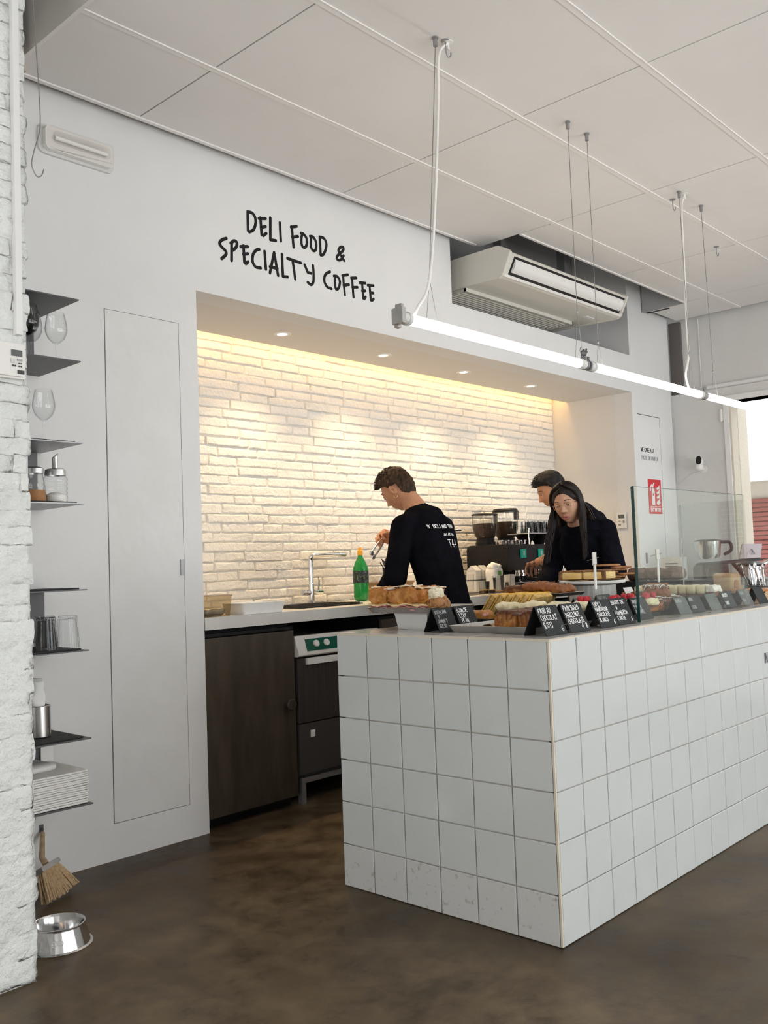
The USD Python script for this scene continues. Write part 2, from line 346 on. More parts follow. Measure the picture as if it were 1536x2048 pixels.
mat('cream_icing', (.82, .74, .52), .45, c2=(.76, .66, .42), ns=16, bump=.25, bs=30, bdist=.01, sss=.05)
mat('cream_white', (.84, .80, .72), .5, bump=.3, bs=50)
mat('flake', (.78, .58, .36), .6, c2=(.84, .78, .66), ns=40, lo=.45, hi=.6, bump=.6, bs=90, bdist=.006)
mat('ham', (.66, .33, .30), .45, c2=(.52, .22, .20), ns=40)
mat('cheese', (.80, .62, .32), .45, c2=(.76, .56, .26), ns=20)
mat('bars_yellow', (.80, .54, .15), .85, spec=.1, c2=(.70, .39, .075), ns=50, bump=.35, bs=130, bdist=.004)
mat('bars_side', (.72, .50, .20), .9, spec=.1, c2=(.58, .37, .12), ns=60, bump=.6, bs=120)
mat('cheesecake', (.78, .58, .27), .6, c2=(.70, .48, .18), ns=14, bump=.3, bs=60)
mat('burnt_top', (.13, .055, .02), .5, c2=(.30, .14, .05), ns=22, bump=.3, bs=50)
mat('cookie', (.42, .20, .085), .7, c2=(.30, .13, .05), ns=30, bump=.6, bs=70, bdist=.008)
mat('brownie', (.13, .052, .026), .65, c2=(.19, .085, .045), ns=30, bump=.7, bs=80, bdist=.008)
mat('cake_butter', (.78, .70, .46), .55, c2=(.72, .63, .38), ns=10, bump=.3, bs=40)
mat('loaf_dark', (.085, .042, .028), .7, c2=(.16, .085, .055), ns=40, bump=.9, bs=60, bdist=.012)
mat('choc_drizzle', (.07, .028, .016), .35)
mat('raspberry', (.52, .015, .03), .35, c2=(.38, .008, .02), ns=40, bump=.5, bs=200, bdist=.004, sss=.1)
mat('sugar_white', (.84, .83, .80), .8, bump=.3, bs=200)
mat('cinnamon', (.42, .20, .08), .9, bump=.5, bs=200)
mat('coffee_beans', (.032, .015, .009), .5, c2=(.075, .038, .022), ns=130, bump=1.0, bs=170, bdist=.008)
mat('coffee_liquid', (.03, .012, .005), .15)
mat('crema', (.46, .25, .05), .4)
mat('orange_cap', (.85, .13, .03), .4)
mat('yellow_cap', (.90, .42, .02), .4)
mat('green_liquid', (.012, .24, .05), .1, spec=.6)
mat('label_dark', (.015, .03, .03), .4, c2=(.10, .13, .13), ns=60, lo=.55, hi=.6)
mat('label_yellow', (.42, .40, .04), .4)
mat('chips', (.66, .40, .12), .6, c2=(.50, .26, .06), ns=30)
mat('screen_teal', (.0, .22, .15), .3, emit=(.0, .42, .28), es=.8)
mat('leaf_green', (.10, .30, .05), .5)
mat('laptop_grey', (.36, .30, .31), .35, metal=.4)
mat('shutter_red', (.28, .085, .065), .6, c2=(.34, .11, .09), ns=2)
mat('awning_white', (.85, .85, .86), .7)
mat('awning_stripe', (.66, .70, .80), .7)
mat('stone_beige', (.66, .60, .50), .8, bump=.4, bs=30)
mat('pavement', (.40, .39, .37), .9)
mat('beige_arch', (.50, .47, .38), .8)
mat('trim_white', (.78, .78, .77), .4)

# ---------------------------------------------------------------- the room
YW, ZC = 3.41, 3.095          # plaster wall plane, ceiling height
def struct(name, label, category, mesh=None, material=None, smooth=False):
    if mesh is None: return thing(name, label, category, kind='structure')
    return solo(name, mesh, material, label, category, smooth=smooth, kind='structure')

struct('floor', 'dark brown polished concrete floor running under counter', 'floor', bx(-3.5, 7.6, -2.7, 4.4, -.06, 0), 'floor_concrete')

# plaster wall with the niche, the air-conditioner recess and two flush doors
w = struct('wall_back', 'white plaster wall with painted lettering above brick niche', 'wall')
pieces = [bx(.7, 2.019, YW, 3.56, 0, 3.6), bx(2.019, 2.389, YW, 3.56, 0, .144), bx(2.019, 2.389, YW, 3.56, 2.257, 3.6), bx(2.389, 2.487, YW, 4.3, 0, 3.6),
          bx(2.487, 6.58, YW, 3.56, 2.425, 2.715), bx(2.487, 4.369, YW, 3.56, 2.715, 3.6),
          bx(6.58, 6.66, YW, 4.3, 0, 3.6), bx(6.66, 7.032, YW, 3.56, 2.265, 3.6), bx(6.66, 7.032, YW, 3.56, 0, .13), bx(7.032, 7.26, YW, 3.56, 0, 3.6)]
pieces.append(cat([cyl(.07, 0, 3.6, 20, (7.25, YW + .07)), bx(7.24, 7.32, YW + .07, 3.56, 0, 3.6)]))
obj('plaster', cat(pieces), 'plaster_white', w)
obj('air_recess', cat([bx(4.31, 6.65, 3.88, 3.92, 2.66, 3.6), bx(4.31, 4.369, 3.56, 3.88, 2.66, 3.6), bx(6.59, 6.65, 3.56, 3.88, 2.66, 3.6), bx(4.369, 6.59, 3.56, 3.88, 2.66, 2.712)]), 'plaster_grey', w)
d = struct('door_1', 'flush plaster door between the metal shelves and the niche', 'door')
obj('door_leaf', bx(2.0245, 2.3872, YW + .001, 3.46, .1465, 2.2553), 'plaster_door', d)
obj('latch', cat([bx(2.368, 2.382, YW - .004, YW + .002, 1.135, 1.205)]), 'grey_metal', d)
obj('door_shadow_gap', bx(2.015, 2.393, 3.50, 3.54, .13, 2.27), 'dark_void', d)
d = struct('door_2', 'narrow flush plaster door right of niche with printed notice', 'door')
obj('door_leaf', bx(6.662, 7.028, YW + .001, 3.46, .135, 2.259), 'plaster_white', d)
obj('latch', bx(6.675, 6.70, YW - .004, YW + .002, 1.09, 1.17), 'grey_metal', d)
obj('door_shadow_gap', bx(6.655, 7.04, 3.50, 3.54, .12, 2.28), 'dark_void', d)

# lettering painted on the wall (strokes traced on the wall plane, millimetres)
LET = [[[[2802,2872],[2801,2778]],[[2802,2872],[2829,2873],[2847,2856],[2849,2826],[2835,2792],[2810,2775],[2801,2778]]],[[[2881,2862],[2885,2780]],[[2871,2856],[2914,2867]],[[2882,2815],[2912,2827]],[[2885,2780],[2896,2777],[2915,2793]]],[[[2944,2878],[2940,2767],[2975,2771]]],[[[3006,2869],[3008,2777]]],[[[3084,2869],[3092,2766]],[[3079,2865],[3117,2879]],[[3085,2815],[3124,2828]]],[[[3146,2850],[3162,2850],[3183,2832],[3183,2800],[3168,2781],[3151,2786],[3147,2817],[3154,2848]]],[[[3209,2849],[3231,2850],[3250,2826],[3246,2789],[3228,2778],[3213,2794],[3213,2827],[3218,2849]]],[[[3277,2862],[3280,2767]],[[3277,2862],[3306,2862],[3323,2840],[3317,2805],[3298,2774],[3280,2766]]],[[[3452,2776],[3417,2808],[3413,2827],[3432,2845],[3449,2846],[3445,2828],[3412,2800],[3397,2780],[3406,2769],[3429,2777],[3449,2802]]],[[[2668,2709],[2641,2694],[2628,2675],[2640,2661],[2661,2648],[2664,2631],[2638,2605]]],[[[2699,2693],[2696,2609]],[[2694,2692],[2714,2708],[2731,2703],[2724,2678],[2700,2657]]],[[[2770,2697],[2773,2620]],[[2753,2689],[2796,2699]],[[2768,2655],[2795,2664]],[[2773,2617],[2782,2612],[2796,2625]]],[[[2867,2702],[2849,2694],[2828,2668],[2824,2631],[2842,2610],[2873,2611]]],[[[2901,2700],[2906,2612]]],[[[2931,2599],[2962,2708],[2983,2597]],[[2932,2630],[2980,2631]]],[[[3013,2710],[3015,2598],[3046,2603]]],[[[3048,2698],[3139,2694]],[[3083,2694],[3097,2602]]],[[[3164,2690],[3184,2655],[3207,2655]],[[3222,2699],[3225,2654],[3221,2614],[3205,2595],[3182,2603]]],[[[3343,2692],[3311,2672],[3299,2637],[3317,2608],[3350,2603]]],[[[3371,2675],[3397,2677],[3414,2654],[3403,2618],[3383,2608],[3377,2640],[3380,2672]]],[[[3439,2689],[3448,2590]],[[3434,2690],[3476,2704]],[[3441,2639],[3481,2651]]],[[[3507,2690],[3513,2590]],[[3501,2691],[3539,2700]],[[3508,2641],[3546,2650]]],[[[3584,2678],[3590,2601]],[[3565,2678],[3609,2685]],[[3582,2637],[3607,2642]],[[3588,2597],[3597,2595],[3608,2608]]],[[[3643,2676],[3648,2598]],[[3628,2677],[3673,2684]],[[3645,2639],[3670,2642]],[[3648,2598],[3658,2597],[3671,2609]]]]
sh = []
for gl in LET:
    for st in gl:
        pts = [(a / 1000, b / 1000) for a, b in st]
        pts = [tuple(p[:2]) for p in curve([(a, b, 0) for a, b in pts], 10 * (len(pts) - 1))] if len(pts) > 4 else pts
        sh.append(LineString(pts).buffer(.0078, resolution=5))
sh = extrude(unary_union(sh), .0012)
sh.apply_transform(np.array([[1, 0, 0, 0], [0, 0, -1, YW - .0002], [0, 1, 0, 0], [0, 0, 0, 1.]]))
solo('wall_lettering', sh, 'black_paint', 'black hand lettering DELI FOOD & SPECIALTY COFFEE on the wall', 'lettering')

def wall_text(rows, x, z, h, pen, pitch, material, label, name='wall_lettering', squeeze=.9, y=YW):
    t_ = lines_mesh(rows, h, pen, pitch, .0008, jitter=0, squeeze=squeeze)
    t_.apply_transform(np.array([[1, 0, 0, x], [0, 0, -1, y], [0, 1, 0, z], [0, 0, 0, 1.]]))
    return solo(name, t_, material, label, 'lettering')
wall_text(['WE CARE 4 U'], 6.69, 1.968, .030, .0045, .05, 'dark_text', 'dark notice WE CARE 4 U on the narrow right door', squeeze=.86)
wall_text(["YOU'RE ON CAMERA"], 6.69, 1.905, .030, .003, .05, 'grey_text', "thin grey notice YOU'RE ON CAMERA on the narrow right door", squeeze=.76)

# niche
NY = 4.13
struct('ceiling_niche', 'beige soffit over the brick niche with four downlights', 'ceiling',
       cat([bx(2.487, 6.58, 3.56, 3.985, 2.425, 2.47), bx(2.487, 6.58, 3.945, 3.985, 2.47, 2.56)]), 'plaster_soffit')
struct('wall_niche_side', 'plain beige plaster side wall of the niche', 'wall', cat([bx(6.575, 6.58, 3.56, 4.25, 0, 2.7)]), 'plaster_soffit')
wn = struct('wall_niche', 'rough white painted brick wall inside the lit niche', 'wall')
obj('mortar', cat([bx(2.487, 6.58, NY + .0005, NY + .12, 0, 2.75), bx(2.487, 6.58, 3.98, NY + .1, 2.62, 2.72)]), 'mortar_paint', wn)
R = random.Random(5); rest = []; count = 0
def face_brick(w_, h_, seed, proud):
    nx, nz = 12, 6
    u = np.concatenate([[0, .018, .05], np.linspace(.15, .85, nx - 5), [.95, .982, 1]]); v = np.array([0, .09, .22, .5, .78, .91, 1.0]); U, V_ = np.meshgrid(u, v, indexing='ij')
    ex = np.minimum(U, 1 - U) * w_; ez = np.minimum(V_, 1 - V_) * h_
    q = np.stack([U * w_ * 22 + seed * 3.1, V_ * h_ * 22 + seed * 1.7, np.full_like(U, seed * .37)], -1)
    nn = meshkit.fbm(q, 3, 3) - .5; n2 = meshkit.fbm(q * 1.7 + 9, 2, 8) - .5; n3 = meshkit.fbm(q * 1.7 + 31, 2, 4) - .5
    edge = np.clip(np.minimum(ex / .006, ez / .0050), 0, 1) ** .7
    Y_ = NY + .003 - edge * (proud + nn * .010)
    X_ = U * w_ + n2 * .014 * (1 - edge * .4); Z_ = V_ * h_ + n3 * .0135 * (1 - edge * .3)
    vv = np.stack([X_, Y_, Z_], -1).reshape(-1, 3); fcs = []
    for i in range(nx):
        for j in range(nz):
            a = i * (nz + 1) + j; b = a + nz + 1; fcs += [(a, b, b + 1), (a, b + 1, a + 1)]
    return T.Trimesh(vv, fcs, process=False)
RH = .0535; z = .93; row = 0; jobs = []
while z < 2.63:
    x = 2.50 - R.uniform(0, .25) - (.14 if row % 2 else 0)
    while x < 6.57:
        L = R.choice([.285, .285, .28, .29, .285, .14, .20]) + R.uniform(-.012, .012)
        x0, x1 = max(x, 2.49), min(x + L, 6.572)
        if x1 - x0 > .04: jobs.append((x0, z, x1 - x0, row))
        x += L + .002
    z += RH; row += 1
jobs.sort(key=lambda j: j[0] + max(0, j[1] - 2.42) * 30 + (3 if j[1] < .97 else 0))
for k, (x0, z0, L, rw) in enumerate(jobs):
    b = face_brick(L - .001, RH + R.uniform(-.003, .002), k, R.uniform(.008, .014))
    b.apply_translation((x0, 0, z0 + R.uniform(-.002, .003)))
    if k < 300: obj('brick', b, R.choice(['brick_lamp_tint'] * 5 + ['brick_lamp_tint_grey', 'brick_lamp_tint_warm']), wn, smooth=55)
    else: rest.append(b)
obj('far_bricks', cat(rest), 'brick_lamp_tint', wn, smooth=55, kind='stuff')
# hidden warm strip above the soffit edge
solo('led_strip', bx(2.52, 6.55, 3.995, 4.01, 2.50, 2.512), 'led_glow', 'warm light strip hidden along the top of brick niche', 'light strip')
for i, x in enumerate((3.307, 4.118, 4.91, 5.71)):
    t_ = thing('downlight', f'{["leftmost", "second from left", "third from left", "rightmost"][i]} recessed round downlight in the niche soffit', 'downlight', (x, 3.76, 2.425), group='downlights in the niche soffit')
    obj('trim_ring', lathe([(.030, .004), (.030, -.003), (.046, -.004), (.050, 0), (.046, .004)], 28), 'white_plastic', t_, smooth=40)
    obj('lens', lathe([(0, -.003), (.020, -.002), (.031, .001)], 24), 'downlight_glow', t_, smooth=40)
    l = UsdLux.SphereLight.Define(stage, P(t_) + '/bulb'); l.CreateRadiusAttr(.02); l.CreateIntensityAttr(7500.0); l.CreateColorAttr(Gf.Vec3f(1.0, .70, .38)); xf(l, (0, .0, -.03))
    sp = UsdLux.ShapingAPI.Apply(l.GetPrim()); sp.CreateShapingConeAngleAttr(57.0); sp.CreateShapingConeSoftnessAttr(1.0)
    xf(l, (0, 0, 0)) if False else None

# ceiling of plasterboard panels on rails, with the notch left open around the air conditioner
ce = struct('ceiling', 'suspended white ceiling of large rectangular panels', 'ceiling')
XS = [1.60, 2.16, 3.372, 4.585, 5.79, 6.815, 7.30]; YS = [3.345, 2.812, 2.214, 1.618, 1.02, .42]
for i in range(6):
    for j in range(5):
        x0, x1, y1, y0 = XS[i] + .003, XS[i + 1] - .003, YS[j], YS[j + 1]
        if j == 0 and 3 <= i <= 4: y1 = 3.04
        b = rbox(x1 - x0, y1 - y0 - .006, .014, .002, ((x0 + x1) / 2, (y0 + y1) / 2, ZC))
        if j == 0 and i == 3: pass
        obj('panel', b, 'ceiling_panel', ce)
for y in YS[1:-1]:
    obj('rail', cat([bx(1.60, 7.3, y - .013, y + .013, ZC - .0025, ZC + .004), bx(1.6, 7.3, y - .016, y - .013, ZC - .005, ZC + .004)]), 'ceiling_rail', ce)
obj('edge_rail', cat([bx(1.60, 4.53, 3.328, 3.348, ZC - .006, ZC + .02), bx(4.585, 6.815, 3.035, 3.05, ZC - .006, ZC + .02)]), 'ceiling_rail', ce)
obj('near_panels', cat([bx(1.6, 7.3, -2.7, .417, ZC, ZC + .02)]), 'ceiling_panel', ce)
obj('backing', cat([bx(1.62, 4.55, -2.7, 3.33, ZC + .02, ZC + .06), bx(4.55, 6.84, -2.7, 3.02, ZC + .02, ZC + .06), bx(6.84, 7.3, -2.7, 3.38, ZC + .02, ZC + .06)]), 'dark_void', ce)
obj('notch_cheek', cat([bx(6.815, 6.83, 3.04, 3.40, ZC - .004, 3.5), bx(4.585, 6.83, 3.026, 3.04, ZC + .014, 3.5)]), 'plaster_grey', ce)
obj('vent_slot', bx(6.86, 6.885, 3.2, 3.39, ZC - .002, ZC + .003), 'dark_void', ce)
obj('fascia', bx(1.585, 1.60, -2.7, 3.40, ZC - .008, 3.60), 'ceiling_rail', ce)
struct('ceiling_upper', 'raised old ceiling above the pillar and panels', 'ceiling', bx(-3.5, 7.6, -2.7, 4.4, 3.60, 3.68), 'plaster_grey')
# beige vault rib in the raised part, top left
rib = [(0.55 + 1.0 * math.cos(a), 3.0 + .62 * math.sin(a)) for a in np.linspace(0, math.pi, 20)]
rib += [(0.55 + .55 * math.cos(a), 3.0 + .30 * math.sin(a)) for a in np.linspace(math.pi, 0, 20)]
vb = T.creation.extrude_polygon(Polygon(rib), .25, engine='earcut'); vb.apply_transform(np.array([[1, 0, 0, .02], [0, 0, -1, 3.40], [0, 1, 0, .0], [0, 0, 0, 1.]]))
struct('trim_1', 'beige arch rib under the raised ceiling at top left', 'arch', vb, 'beige_arch')

# right end wall with the window
we = struct('wall_right', 'grey end wall with window at the far right', 'wall')
obj('plaster', cat([bx(7.36, 7.48, -2.7, 4.2, 2.475, 3.6), bx(7.30, 7.45, 2.95, 4.2, 0, 2.475), bx(7.30, 7.45, -2.7, 2.95, 2.36, 2.475), bx(7.30, 7.45, -2.7, 2.95, 0, .95),
                    bx(7.30, 7.45, -2.7, -.9, .95, 2.36)]), 'plaster_end', we)
obj('ledge_pipe', tube([(7.33, 3.12, 2.497), (7.33, -2.6, 2.497)], .022, 10), 'trim_white', we, smooth=40)
obj('conduit_line', cat([tube([(7.352, 3.18, 2.47), (7.352, 3.18, 3.09)], .004, 6)]), 'white_plastic', we)
struct('trim_2', 'dark brown strip painted as shade of the gap beside end wall', 'trim', bx(7.33, 7.36, 3.33, 3.43, 2.475, 3.09), 'gap_shade_brown')  # brown strip put in as the shade of the gap between walls
wi = struct('window_1', 'tall window in the end wall, partly hidden by glass screen', 'window')
obj('window_frame', cat([bx(7.285, 7.30, 2.945, 2.985, .95, 2.40), bx(7.27, 7.46, -.9, 2.985, 2.36, 2.40), bx(7.27, 7.46, -.9, 2.985, .93, .95), bx(7.40, 7.44, 1.2, 1.25, .95, 2.36)]), 'trim_white', wi)
obj('jamb', bx(7.301, 7.62, 2.93, 2.97, .95, 2.36), 'stone_beige', wi)
obj('pane', bx(7.425, 7.431, -.88, 2.93, .96, 2.35), 'glass_clear', wi)
obj('hinge', cat([cyl(.011, 2.20, 2.30, 12, (7.29, 3.005)), bx(7.288, 7.30, 2.985, 3.02, 2.21, 2.29)]), 'white_plastic', wi)
# what the window looks out on
sh_ = thing('roller_shutter', 'red brown slatted roller shutter across the street', 'shutter')
for k in range(34):
    b = lump(.03, 7.0, .052, (2, 1, 3), .5); obj('slat', moved(b, (10.0, 2.5, .02 + k * .05)), 'shutter_red', sh_, smooth=40)
aw = thing('awning', 'white striped awning above the shutter outside the window', 'awning')
for k in range(12):
    y0 = -1.2 + k * .55
    obj('stripe', cat([T.Trimesh([(10.0, y0, 3.3), (10, y0 + .55, 3.3), (9.4, y0 + .55, 1.86), (9.4, y0, 1.86), (10.02, y0, 3.3), (10.02, y0 + .55, 3.3), (9.42, y0 + .55, 1.86), (9.42, y0, 1.86)], [(0, 2, 1), (0, 3, 2), (4, 5, 6), (4, 6, 7), (2, 3, 7), (2, 7, 6)], process=False)]), ['awning_white', 'awning_stripe'][k % 2 if k % 3 else 0], aw)
struct('wall_outside', 'pale building wall across the street', 'wall', bx(10.06, 10.3, -3, 8, 0, 5), 'stone_beige')
struct('floor_outside', 'grey street pavement outside the window', 'pavement', bx(7.6, 14, -8, 9, -.1, -.02), 'pavement')

# shell behind the camera
struct('wall_left_room', 'white side wall of the room, out of view', 'wall', bx(-3.6, -3.5, -2.7, 4.4, 0, 3.6), 'plaster_white')
struct('wall_front', 'unseen shop front wall with piers added to cut the daylight', 'wall', cat([bx(-3.5, .6, -2.75, -2.65, 0, 3.6), bx(.6, 7.5, -2.75, -2.65, 2.55, 3.6), bx(.6, 7.5, -2.75, -2.65, 0, .45), bx(2.6, 3.4, -2.75, -2.65, 0, 3.6), bx(5.4, 6.2, -2.75, -2.65, 0, 3.6)]), 'plaster_white')  # piers and lowered head added out of view to cut the daylight
struct('wall_back_left', 'plaster wall continuing behind the brick pillar', 'wall', bx(-3.5, .7, 3.41, 3.56, 0, 3.6), 'plaster_white')

# brick pillar at the left edge
pl = struct('wall_left', 'rough white painted brick pillar at the left edge', 'pillar')
obj('core', bx(.56, 1.282, 2.601, 2.98, 0, 3.6), 'pillar_mortar', pl)
obj('plaster_coat', moved(lump(.73, .40, .98, (34, 5, 56), .03, .010, 24, 77), (.922, 2.794, 0)), 'pillar_paint', pl, smooth=60)
R = random.Random(11); z = 0.0; k = 0
def pillar_brick(w_, d_, h_, seed, rough_):
    b = lump(w_, d_, h_, (14, 3, 6), .17, rough_, 30, seed)
    return b
zs = []
while z < 3.6:
    hgt = R.uniform(.050, .058) if z > .95 else R.uniform(.062, .085)
    zs.append((z, hgt)); z += hgt + (.000 if z > .95 else -.006)
for i, (z0, hgt) in enumerate(zs):
    low = z0 < .98
    split = R.choice([1.0, 1.02, .98, 1.24]) + R.uniform(-.02, .02)
    end = 1.290 + R.uniform(-.012, .005)
    for a, b_ in ((.60, split + .002), (split - .002, end)):
        k += 1
        mb = pillar_brick(b_ - a, .34, hgt + .010, k, .008 if not low else .009)
        mb.apply_translation(((a + b_) / 2, 2.765 + R.uniform(-.004, .004), z0)); obj('brick', mb, 'pillar_paint', pl, smooth=50)

# ---------------------------------------------------------------- hanging tube lamps
TY, TZ, TR = 2.085, 2.0, .0195
segs = [(2.425, 3.553), (3.685, 4.785), (4.865, 5.96)]
tl = ['nearest glowing white tube lamp, with cable at its near end', 'middle glowing white tube lamp between two joints', 'far glowing white tube lamp running out of the picture']
for i, (x0, x1) in enumerate(segs):
    t_ = thing('tube_lamp', tl[i], 'tube lamp', (0, 0, 0), group='tube lamps hanging over the counter')
    g_ = tube([(x0, TY, TZ), (x0 + .01, TY, TZ), (x1 - .01, TY, TZ), (x1, TY, TZ)], TR, 20)
    obj('glowing_tube', g_, 'tube_light', t_, smooth=50)
    for e, s in ((x0, -1), (x1, 1)):
        obj('end_cap', cat([tube([(e, TY, TZ), (e + s * .045, TY, TZ)], TR + .002, 18), tube([(e + s * .012, TY, TZ), (e + s * .018, TY, TZ)], TR + .005, 18)]), 'grey_white_plastic', t_, smooth=40)
        if i == 0 and s < 0:
            obj('end_plug', cat([rbox(.022, .052, .058, .004, (e - .055, TY, TZ - .026)), rbox(.016, .03, .014, .003, (e - .05, TY, TZ + .032)), rbox(.02, .02, .012, .003, (e - .05, TY + .01, TZ - .038))]), 'aluminium', t_)
        elif not (i == 2 and s > 0):
            obj('joint_clip', cat([tube([(e + s * .047, TY, TZ), (e + s * .058, TY, TZ)], TR + .004, 14), rbox(.012, .02, .05, .003, (e + s * .053, TY, TZ - .01))]), 'grey_metal', t_, smooth=40)
# small model mouse perched on the first joint
mo = thing('mouse_figurine', 'tiny dark mouse figurine standing on the first lamp joint', 'figurine', (3.60, TY, TZ + .026))
def sph(c, r, n=2):
    s = T.creation.icosphere(n, 1.0); s.apply_scale(r); s.apply_translation(c); return s
obj('body', cat([sph((0, 0, .026), (.020, .012, .014)), sph((.020, 0, .034), (.010, .008, .008)), tube([(.006, .006, .02), (.008, .006, 0)], .003, 6), tube([(-.010, .006, .02), (-.010, .006, 0)], .003, 6), tube([(.006, -.006, .02), (.008, -.006, 0)], .003, 6)]), 'dark_metal', mo, smooth=60)
obj('ears', cat([sph((.014, .006, .043), (.002, .005, .005)), sph((.014, -.006, .043), (.002, .005, .005))]), 'dark_metal', mo, smooth=60)
obj('tail', tube(curve([(-.018, 0, .024), (-.03, 0, .03), (-.026, 0, .045), (-.016, 0, .05)]), .0014, 5), 'dark_metal', mo)

def hanger(label, xt, yt, xs, zs, feet, loop=False):
    h = thing('suspension_wire', label, 'wire', (0, 0, 0), group='steel wires holding the tube lamps')
    obj('ceiling_stud', cat([cyl(.012, ZC - .006, ZC, 14, (xt, yt)), cyl(.0085, ZC - .034, ZC - .004, 14, (xt, yt))]), 'grey_metal', h, smooth=40)
    obj('wire', cat([tube([(xt, yt, ZC - .03), (xs, TY, zs)], .0016, 6)] + [tube([(xs, TY, zs), (f, TY, TZ + TR)], .0011, 5) for f in feet]), 'wire_steel', h, smooth=True)
    obj('crimp', sph((xs, TY, zs), (.006, .006, .006)), 'grey_metal', h, smooth=True)
hanger('nearest suspension wire, running beside the white cable', 2.62, 2.073, 2.545, 2.17, (2.52, 2.58))
hanger('suspension wire just before the first lamp joint', 3.562, 2.085, 3.562, 2.23, (3.53, 3.595))
hanger('suspension wire just after the first lamp joint', 3.729, 2.087, 3.73, 2.12, (3.715, 3.765))
hanger('suspension wire with the second white cable beside it', 4.702, 2.096, 4.69, 2.21, (4.67, 4.73))
hanger('farthest suspension wire, just after the second joint', 4.987, 2.10, 4.985, 2.15, (4.95, 5.03))
def cable(label, pts, hook):
    h = thing('power_cable', label, 'cable', (0, 0, 0), group='white lamp cables')
    obj('cord', tube(curve(pts, 60), .0055, 8), 'white_plastic', h, smooth=True)
    obj('ceiling_rose', cat([cyl(.02, ZC - .004, ZC, 16, hook), cyl(.006, ZC - .03, ZC, 10, hook)]), 'white_plastic', h, smooth=40)
cable('white cable hanging from ceiling to the nearest tube lamp', [(2.68, 2.06, 3.093), (2.635, 2.07, 3.03), (2.628, 2.078, 2.85), (2.60, 2.08, 2.55), (2.565, 2.082, 2.28), (2.53, 2.083, 2.13), (2.475, 2.085, 2.055), (2.452, 2.085, 2.018)], (2.68, 2.06))
cable('white cable hanging from ceiling to the middle tube lamp', [(4.755, 2.09, 3.093), (4.72, 2.095, 3.0), (4.712, 2.095, 2.7), (4.70, 2.095, 2.35), (4.692, 2.09, 2.2), (4.635, 2.086, 2.09), (4.66, 2.085, 2.018)], (4.755, 2.09))
for i, (x, y, lab) in enumerate(((5.735, 2.331, 'small steel ceiling hook right of the farthest wire'), (4.78, 2.17, 'small steel ceiling hook beside the second cable'), (2.665, 2.06, 'small steel ceiling hook beside the nearest cable'))):
    h = thing('ceiling_hook', lab, 'hook', (x, y, ZC), group='steel ceiling hooks')
    obj('hook', cat([cyl(.016, -.003, 0, 14), tube(curve([(0, 0, 0), (0, 0, -.035), (.014, 0, -.058), (.03, 0, -.045), (.03, 0, -.035)], 20), .003, 6)]), 'grey_metal', h, smooth=40)

# ---------------------------------------------------------------- air conditioner in its recess
ac = thing('air_conditioner', 'cream ceiling air conditioner unit in wall recess', 'air conditioner')
AX0, AX1 = 4.46, 5.893
prof = Polygon([(3.06, 2.972), (3.045, 2.962), (3.045, 2.950), (3.105, 2.838), (3.13, 2.828), (3.76, 2.845), (3.76, 3.01), (3.12, 3.01)])
def yz_extrude(poly, x0, x1):
    e = T.creation.extrude_polygon(poly, x1 - x0, engine='earcut'); e.apply_transform(np.array([[0, 0, 1, x0], [1, 0, 0, 0], [0, 1, 0, 0], [0, 0, 0, 1.]])); return e
obj('casing', yz_extrude(prof, AX0 + .022, AX1 - .022), 'ac_cream', ac)
side = Polygon([(3.05, 2.978), (3.036, 2.964), (3.098, 2.834), (3.128, 2.820), (3.77, 2.838), (3.77, 3.016), (3.12, 3.016)])
obj('side_panel', yz_extrude(side, AX0, AX0 + .022), 'ac_cream', ac)
obj('side_panel', yz_extrude(side, AX1 - .022, AX1), 'ac_cream', ac)
# front outlet: dark slots and a curved louvre
fa, fb = np.array([3.043, 2.952]), np.array([3.103, 2.840]); fd = (fb - fa); fnrm = np.array([-fd[1], fd[0]]); fnrm = -fnrm / np.linalg.norm(fnrm) * np.sign(-fnrm[0] * -1)
fnrm = np.array([-abs(fd[1]), -abs(fd[0])]) / np.linalg.norm(fd)
def front(u, out): q = fa + fd * u + fnrm * out; return (float(q[0]), float(q[1]))
obj('outlet_slot', yz_extrude(Polygon([front(.06, -.002), front(.06, .0015), front(.94, .0015), front(.94, -.002)]), AX0 + .06, AX1 - .035), 'black_plastic', ac)
lou = [front(u, .003 + .016 * math.sin(math.pi * (u - .17) / .63)) for u in np.linspace(.17, .80, 9)]
obj('louvre', yz_extrude(Polygon(lou + [front(.80, .0018), front(.17, .0018)]), AX0 + .075, AX1 - .05), 'ac_louvre', ac)
obj('front_lip', yz_extrude(Polygon([front(.93, -.002), front(.93, .008), front(1.06, .006), front(1.06, -.006)]), AX0 + .02, AX1 - .02), 'ac_louvre', ac)
gr = [bx(AX0 + .05, AX1 - .18, 3.42 + k * .028, 3.428 + k * .028, 2.815, 2.832) for k in range(11)] + [bx(AX0 + .03, AX1 - .15, 3.40, 3.41, 2.812, 2.836), bx(AX0 + .03, AX1 - .15, 3.73, 3.74, 2.812, 2.840), bx(AX0 + .03, AX0 + .04, 3.40, 3.74, 2.812, 2.838), bx(AX1 - .16, AX1 - .15, 3.40, 3.74, 2.812, 2.838)]
obj('intake_grille', cat(gr), 'ac_cream', ac)
obj('intake_filter', bx(AX0 + .04, AX1 - .16, 3.41, 3.73, 2.826, 2.833), 'grey_metal', ac)
obj('badge', bx(5.66, 5.76, 3.24, 3.27, 2.8255, 2.833), 'grey_white_plastic', ac)
for hx in (4.75, 5.5): obj('hanger', bx(hx, hx + .05, 3.3, 3.36, 3.01, 3.5), 'grey_metal', ac)

